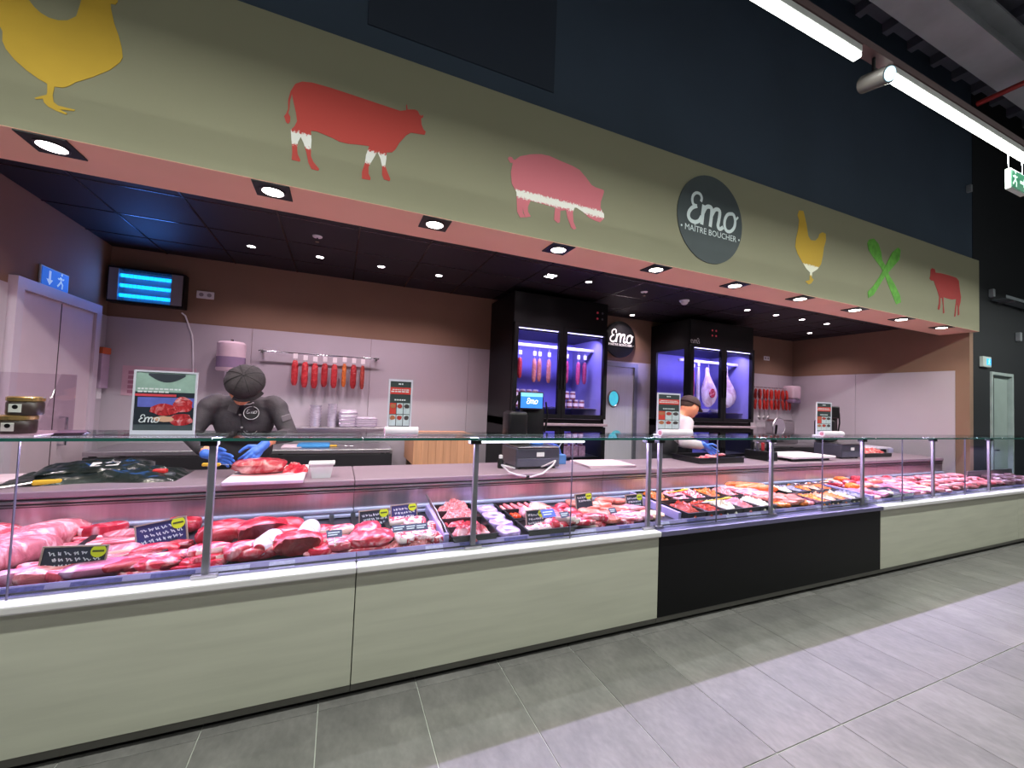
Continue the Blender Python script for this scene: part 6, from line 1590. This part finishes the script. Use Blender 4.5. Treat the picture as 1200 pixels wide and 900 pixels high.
# ================================================================== the two workers
SKIN = mat('skin', (226, 150, 116), .5, var=.06, scale=14, sss=.15)
JACKET = mat('charcoal_jacket', (56, 51, 58), .7, var=.2, scale=9, bump=1.0, bscale=11)
TROUSER = mat('dark_trousers', (34, 34, 40), .8, var=.1, bump=.3, bscale=12)
SHOE = mat('black_shoes', (22, 22, 24), .5)
CAPM = mat('charcoal_cap', (40, 36, 40), .8, var=.14, scale=20, bump=.4, bscale=50)
CAPB = mat('brown_black_cap', (56, 38, 40), .8, var=.12, scale=20, bump=.3, bscale=50)
SHIRT = mat('white_shirt', (190, 178, 186), .7, var=.05, scale=9, bump=.5, bscale=14)
APRON = mat('black_apron', (28, 26, 32), .75, var=.1, bump=.2)
GLOVE = mat('blue_nitrile', (70, 118, 226), .38, var=.10, scale=22, bump=.25, bscale=60)
def glove(parent, wrist, d, s, n, curl, spread=1.0):
    """five-finger glove: d finger direction, s towards the thumb side, n palm normal"""
    w, d, s, n = Vector(wrist), Vector(d).normalized(), Vector(s).normalized(), Vector(n).normalized()
    s = (s - d * s.dot(d)).normalized(); n = (n - d * n.dot(d) - s * n.dot(s)).normalized()
    P = [('cap', w - d * .035, w + d * .015, .031, .030, 'g'), ('cap', w + d * .01, w + d * .05, .029, .026, 'g')]
    for i, L in enumerate((.074, .084, .078, .060)):
        k = w + d * (.086 - .006 * abs(i - 1.2)) + s * (.030 - .020 * i)
        P.append(('cap', w + d * .03 + s * (.018 - .012 * i), k, .017, .0125, 'g'))
        a = k; ang = 0
        for seg, f in enumerate((.44, .32, .24)):
            ang += curl * (.75 if seg == 0 else 1.0)
            dirv = (d * math.cos(ang) + n * math.sin(ang) + s * (.10 - .07 * i) * spread).normalized()
            b = a + dirv * L * f
            P.append(('cap', a, b, .0105 - .0009 * seg, .0098 - .0009 * seg, 'g')); a = b
    a = w + d * .02 + s * .026
    b = a + (d * .55 + s * .75 + n * .25).normalized() * .042
    c = b + (d * .85 + s * .25 + n * .45).normalized() * .034
    e = c + (d * .9 + n * .5).normalized() * .024
    P += [('cap', a, b, .016, .013, 'g'), ('cap', b, c, .012, .0105, 'g'), ('cap', c, e, .0105, .009, 'g')]
    me = fused(P, .0038, 3, .5, [GLOVE], None, 'glove')
    return obj('glove', me, None, parent)

# ---- butcher at the cutting board
X1 = -.645
bt = thing('person', 'person in charcoal jacket, flat cap and blue gloves bending over the cutting board', 'person', (X1, 1.58, 0))
O = Vector((X1, 1.58, 0))
def rel(P, O):
    out = []
    for p in P:
        p = list(p)
        p[1] = Vector(p[1]) - O
        if p[0] == 'cap': p[2] = Vector(p[2]) - O
        out.append(tuple(p))
    return out
Rh = Matrix.Rotation(math.radians(48), 3, 'X')          # head bowed forward
HC = Vector((X1, 1.285, 1.515))
fwd = Rh @ Vector((0, -1, 0)); upv = Rh @ Vector((0, 0, 1))
P = [('ell', HC, .115, (.72, .92, 1.08), Rh, 's'),
     ('ell', HC + fwd * .055 - upv * .075, .055, (.85, .8, .75), Rh, 's'),          # jaw and chin
     ('cap', HC + fwd * .10 - upv * .01, HC + fwd * .122 - upv * .035, .011, .014, 's'),  # nose
     ('ell', HC + Vector((-.086, 0, 0)) - upv * .01, .03, (.35, .7, 1.0), Rh, 's'), ('ell', HC + Vector((.086, 0, 0)) - upv * .01, .03, (.35, .7, 1.0), Rh, 's'),
     ('cap', (X1, 1.43, 1.40), HC - upv * .06 - fwd * .02, .062, .055, 's'),
     ('ell', (X1, 1.465, 1.27), .2, (1.02, .64, 1.0), None, 'j'), ('ell', (X1, 1.45, 1.37), .14, (1.35, .75, .7), None, 'j'),
     ('ell', (X1, 1.56, 1.06), .2, (.95, .68, 1.0), None, 'j'), ('ell', (X1, 1.60, .90), .18, (1.0, .75, .8), None, 't'),
     ('cap', (X1 - .18, 1.45, 1.38), (X1 - .215, 1.43, 1.36), .085, .08, 'j'), ('cap', (X1 + .18, 1.45, 1.38), (X1 + .215, 1.43, 1.36), .085, .08, 'j'),
     ('cap', (X1 - .215, 1.43, 1.36), (-.945, 1.35, 1.16), .072, .056, 'j'), ('cap', (-.945, 1.35, 1.16), (-.80, 1.06, 1.10), .056, .044, 'j'),
     ('cap', (-.80, 1.06, 1.10), (-.735, 1.0, 1.075), .034, .03, 's'),
     ('cap', (X1 + .215, 1.43, 1.36), (-.325, 1.33, 1.17), .072, .058, 'j'), ('cap', (-.325, 1.33, 1.17), (-.40, 1.12, 1.165), .058, .046, 'j'),
     ('cap', (-.40, 1.12, 1.165), (-.45, 1.0, 1.128), .034, .03, 's'),
     ('cap', (X1 - .09, 1.60, .86), (X1 - .10, 1.58, .48), .095, .062, 't'), ('cap', (X1 - .10, 1.58, .48), (X1 - .10, 1.63, .10), .06, .042, 't'),
     ('cap', (X1 + .09, 1.60, .86), (X1 + .10, 1.58, .48), .095, .062, 't'), ('cap', (X1 + .10, 1.58, .48), (X1 + .10, 1.63, .10), .06, .042, 't'),
     ('cap', (X1 - .10, 1.65, .05), (X1 - .11, 1.47, .042), .048, .04, 'h'), ('cap', (X1 + .10, 1.65, .05), (X1 + .11, 1.47, .042), .048, .04, 'h')]
IDX = {'s': 0, 'j': 1, 't': 2, 'h': 3}
obj('body', fused(rel(P, O), .012, 5, .5, [SKIN, JACKET, TROUSER, SHOE], lambda tg, c: IDX[tg], 'body'), None, bt)
glove(bt, Vector((-.735, .99, 1.07)) - O, (.90, -.22, -.22), (.1, -.2, .95), (.2, -.2, -1), .30)
glove(bt, Vector((-.455, .975, 1.118)) - O, (-.42, -.55, -.48), (-.6, -.1, .5), (-.2, .2, -1), .5)
# flat cap seen from its crown
Rc = Matrix.Rotation(math.radians(58), 3, 'X')
CC = HC + (Rc @ Vector((0, 0, 1))) * .060 + Vector((.026, 0, .020)) - O
def oriented(mb, R, c):
    mb.v = [tuple(c + R @ Vector(v)) for v in mb.v]; return mb
cp = MB().lathe([(0, .068), (.03, .067), (.07, .058), (.105, .038), (.126, .006), (.128, -.02), (.118, -.052), (.10, -.07), (.094, -.06)], n=32)
cp.v = [(v[0] * 1.0, v[1] * 1.04, v[2] + .006 * math.sin(8 * math.atan2(v[1], v[0])) * (math.hypot(v[0], v[1]) / .13)) for v in cp.v]
cap_o = obj('flat_cap', oriented(cp, Rc, CC), CAPM, bt, True)
vz = MB(); vs_, fs_ = [], []
for i in range(15):
    t_ = -PI * .66 + PI * .50 * i / 14
    for r_, z_ in ((.112, -.045), (.138, -.060), (.138, -.054), (.112, -.036)):
        vs_.append((math.cos(t_) * r_, math.sin(t_) * r_ * 1.06, z_))
for i in range(14):
    for k_ in range(4): fs_.append((i * 4 + k_, i * 4 + (k_ + 1) % 4, i * 4 + 4 + (k_ + 1) % 4, i * 4 + 4 + k_))
vz.add(vs_, fs_)
obj('visor', oriented(vz, Rc, CC), CAPM, cap_o, True)
for k_ in range(8):
    t_ = PI / 8 + 2 * PI * k_ / 8
    obj('cap_seam', oriented(MB().tube([(math.cos(t_) * r_, math.sin(t_) * r_ * 1.04, z_ + .0005) for r_, z_ in ((.005, .069), (.03, .0675), (.07, .0588), (.105, .039), (.126, .007))], .0022, 5), Rc, CC), mat('cap_seam', (26, 23, 27), .9), cap_o)
obj('cap_button', oriented(MB().lathe([(0, .074), (.008, .073), (.011, .068)], n=12), Rc, CC), CAPM, cap_o, True)
# jacket details: logo badge, name embroidery, buttons, collar, sleeve patch
STITCH = mat('white_stitch', (216, 216, 222), .7)
Nn = Vector((.12, -1, .10)).normalized(); Uu = Vector((0, 0, 1)).cross(Nn) * -1; Uu = Vector((1, .12, 0)).normalized(); Vv = Nn.cross(Uu) * -1; Vv = Vector((0, .1, 1)).normalized()
bc = onY(294.5, 484, 1.308) - O
ring = MB().tube([bc + Uu * .047 * math.cos(q) + Vv * .047 * math.sin(q) for q in [2 * PI * i / 30 for i in range(31)]], .0022, 5)
bd = obj('badge', MB().prism(circle(.049, 30), bc + Vector((0, .001, 0)), Uu, Vv, Vector((0, .02, 0))), mat('badge_black', (30, 28, 32), .7), bt)
obj('badge_ring', ring, STITCH, bd)
obj('badge_lettering', emo_letters(MB(), bc + Vector((0, -.001, .004)), Uu, Vv, (0, -1, 0), .043), STITCH, bd)
q0 = onY(292, 473.5, 1.306) - O
nm = MB(); stroke(nm, [(-.032, -.008), (-.015, -.002), (.0, -.001), (.014, .004), (.022, .012), (.03, .008)], .006, lambda p, k: q0 + Uu * p[0] + Vv * p[1] + Vector((0, -.0006 * k, 0)))
obj('name_embroidery', nm, STITCH, bt)
for px, py in ((281, 486), (283, 501)):
    q0 = onY(px, py, 1.322) - O
    obj('button', MB().cone(q0 + Vector((0, .012, 0)), q0 + Vector((0, -.002, 0)), .0075, .007, 12), mat('button_grey', (150, 146, 150), .4), bt)
pl = MB().tube([onY(281, 478, 1.326) - O, onY(282, 490, 1.324) - O, onY(284, 506, 1.33) - O], .003, 5)
obj('placket_seam', pl, mat('cap_seam', (26, 23, 27), .9), bt)
sp0 = Vector((-.352, 1.315, 1.30)) - O
obj('sleeve_patch', MB().rbox(-.035, .035, -.004, .004, -.022, .022, .003).mesh('sleeve_patch', mat('patch_grey', (120, 112, 120), .7)), None, bt, loc=sp0).rotation_euler = (.1, -.35, .5)
for sx_ in (-1, 1):
    cl = MB().prism([(0, 0), (.06 * sx_, .02), (.075 * sx_, -.05), (.02 * sx_, -.07)], Vector((X1 + .008 * sx_, 1.315, 1.395)) - O, (1, 0, 0), (0, .2, 1), (0, .012, 0))
    obj('collar', cl, JACKET, bt)
# meat being cut
goods('beef_cut', roast_mesh(.30, .17, .095, 301, meat('board_beef', (170, 40, 56), (240, 200, 200), .45, 8)), onZ(303, 552, .99).x, .89, 'large veined beef cut under the butcher\'s gloved hand', 'meat', None, 4, ZW + .0225)
goods('meat_scraps', mound_mesh(.15, .09, .055, 23, RED_B), onZ(346, 549, .99).x, .90, 'small heap of red meat scraps on the edge of the white board', 'meat', None, 0, ZW + .0225)
t = thing('boning_knife', 'knife with steel blade held in the butcher\'s flat hand', 'knife', (-.66, .90, 1.022), -.15)
obj('blade', MB().rbox(.0, .15, -.012, .010, -.001, .0015, .0006, 1), STEEL, t); obj('handle', MB().rbox(-.1, 0, -.012, .012, -.010, .010, .006), mat('yellow_handle', (226, 176, 52), .4), t)

# ---- second worker in profile behind the price poster
O2 = Vector((3.46, 1.45, 0))
w2 = thing('person', 'person in white shirt, black apron and dark cap reaching into a black tray', 'person', O2[:])
Rq = Matrix.Rotation(math.radians(22), 3, 'Y')           # face turned along the counter, looking down
H2 = Vector((3.675, 1.30, 1.50))
f2 = Rq @ Vector((1, 0, 0)); u2 = Rq @ Vector((0, 0, 1))
P = [('ell', H2, .118, (.92, .74, 1.06), Rq, 's'), ('ell', H2 + f2 * .05 - u2 * .078, .055, (.8, .85, .75), Rq, 's'),
     ('cap', H2 + f2 * .10 + u2 * .0, H2 + f2 * .130 - u2 * .028, .011, .014, 's'), ('ell', H2 + f2 * .092 - u2 * .068, .018, (.8, 1.3, .7), Rq, 's'),
     ('ell', H2 + Vector((-.012, -.088, -.012)), .032, (.6, .35, 1), Rq, 's'), ('ell', H2 + Vector((-.012, .088, -.012)), .032, (.6, .35, 1), Rq, 's'),
     ('cap', (3.565, 1.36, 1.37), H2 - u2 * .06 - f2 * .02, .062, .055, 's'),
     ('ell', (3.51, 1.40, 1.25), .2, (.68, .98, .98), None, 'w'), ('ell', (3.54, 1.38, 1.33), .14, (.8, 1.3, .6), None, 'w'), ('ell', (3.44, 1.45, 1.05), .19, (.72, .95, 1.0), None, 'a'),
     ('ell', (3.43, 1.47, .90), .18, (.8, 1.0, .8), None, 't'),
     ('cap', (3.55, 1.22, 1.32), (3.43, 1.13, 1.115), .075, .06, 'w'), ('cap', (3.43, 1.13, 1.115), (3.545, 1.03, 1.10), .058, .046, 'w'), ('cap', (3.545, 1.03, 1.10), (3.585, 1.01, 1.095), .033, .03, 's'),
     ('cap', (3.56, 1.55, 1.32), (3.60, 1.50, 1.10), .072, .058, 'w'), ('cap', (3.60, 1.50, 1.10), (3.72, 1.25, 1.07), .056, .046, 'w'), ('cap', (3.72, 1.25, 1.07), (3.75, 1.20, 1.06), .033, .03, 's'),
     ('cap', (3.43, 1.38, .86), (3.44, 1.36, .48), .095, .062, 't'), ('cap', (3.44, 1.36, .48), (3.40, 1.36, .10), .06, .042, 't'),
     ('cap', (3.43, 1.56, .86), (3.44, 1.57, .48), .095, .062, 't'), ('cap', (3.44, 1.57, .48), (3.40, 1.58, .10), .06, .042, 't'),
     ('cap', (3.38, 1.36, .05), (3.55, 1.34, .042), .048, .04, 'h'), ('cap', (3.38, 1.58, .05), (3.55, 1.60, .042), .048, .04, 'h')]
ID2 = {'s': 0, 'w': 1, 'a': 2, 't': 3, 'h': 4}
obj('body', fused(rel(P, O2), .012, 5, .5, [SKIN, SHIRT, APRON, TROUSER, SHOE], lambda tg, c: ID2[tg], 'body'), None, w2)
glove(w2, Vector((3.59, 1.005, 1.095)) - O2, (.80, -.15, -.50), (.2, -.3, .8), (.1, -.2, -1), .38)
glove(w2, Vector((3.76, 1.19, 1.055)) - O2, (.55, -.7, -.35), (-.6, -.4, .5), (.1, -.1, -1), .35)
cp = MB().lathe([(0, .078), (.05, .074), (.095, .05), (.118, .012), (.121, -.012), (.112, -.02)], n=28)
C2 = H2 + u2 * .045 - f2 * .008 - O2
cp.v = [(v[0] * 1.02, v[1] * .86, v[2]) for v in cp.v]
c2 = obj('peaked_cap', oriented(cp, Rq, C2), CAPB, w2, True)
vz = MB(); vs_, fs_ = [], []
for i in range(13):
    t_ = -PI * .34 + PI * .68 * i / 12
    for r_, z_, e_ in ((.105, -.012, 0), (.115, -.035, .075), (.115, -.030, .075), (.105, -.004, 0)):
        vs_.append((math.cos(t_) * r_ + e_ * math.cos(t_ * 1.2), math.sin(t_) * r_ * .86, z_))
for i in range(12):
    for k_ in range(4): fs_.append((i * 4 + k_, i * 4 + (k_ + 1) % 4, i * 4 + 4 + (k_ + 1) % 4, i * 4 + 4 + k_))
obj('visor', oriented(MB().add(vs_, fs_), Rq, C2), CAPB, c2, True)
hr_ = MB().ball(H2 - f2 * .042 + u2 * .012 - O2, .09, 16, 10, (.86, .92, .7)); obj('hair', hr_, mat('short_dark_hair', (62, 42, 36), .8, bump=.5, bscale=90), w2, True)
for sy in (-1, 1):
    e_ = H2 + f2 * .098 + u2 * .008 + Vector((0, .034 * sy, 0)) - O2
    obj('eye', MB().ball(e_, .009, 10, 8), mat('eye_dark', (40, 28, 26), .2), w2, True)
    obj('eyebrow', MB().tube([e_ + u2 * .02 + Vector((0, -.014, 0)), e_ + u2 * .024 + f2 * .004, e_ + u2 * .02 + Vector((0, .014, 0))], .003, 5), mat('short_dark_hair', (62, 42, 36), .8), w2)
obj('mouth', MB().tube([H2 + f2 * .104 - u2 * .066 + Vector((0, dy, 0)) - O2 for dy in (-.018, 0, .018)], .0035, 6), mat('lip', (176, 86, 78), .5), w2)
obj('apron_strap', MB().tube([Vector((3.50, 1.26, 1.34)) - O2, Vector((3.60, 1.27, 1.24)) - O2, Vector((3.58, 1.28, 1.10)) - O2], .012, 6), APRON, w2, True)
tx, ty = onZ(828, 537, .975).x, 1.0
t = thing('meat_tray', 'low black tray with pink slices that the capped worker reaches into', 'tray', (tx + .06, .98, ZW))
obj('tray_shell', MB().box(-.30, .30, -.17, .17, 0, .008).box(-.31, -.30, -.18, .18, 0, .055).box(.30, .31, -.18, .18, 0, .055).box(-.30, .30, -.18, -.17, 0, .055).box(-.30, .30, .17, .18, 0, .055), BLACKTRAY, t)
obj('rim', MB().box(-.325, .325, -.195, -.18, .05, .058).box(-.325, .325, .18, .195, .05, .058).box(-.325, -.31, -.18, .18, .05, .058).box(.31, .325, -.18, .18, .05, .058), BLACKTRAY, t)
for k in range(4): goods('ham_slice', slab_mesh(.17, .11, .02, 310 + k, [HAM, PINK][k % 2]), tx - .08 + .1 * k, .98, 'pink slice lying in the black tray under the blue glove', 'meat', 'slices in the black tray', 20, ZW + .009 + .014 * k)
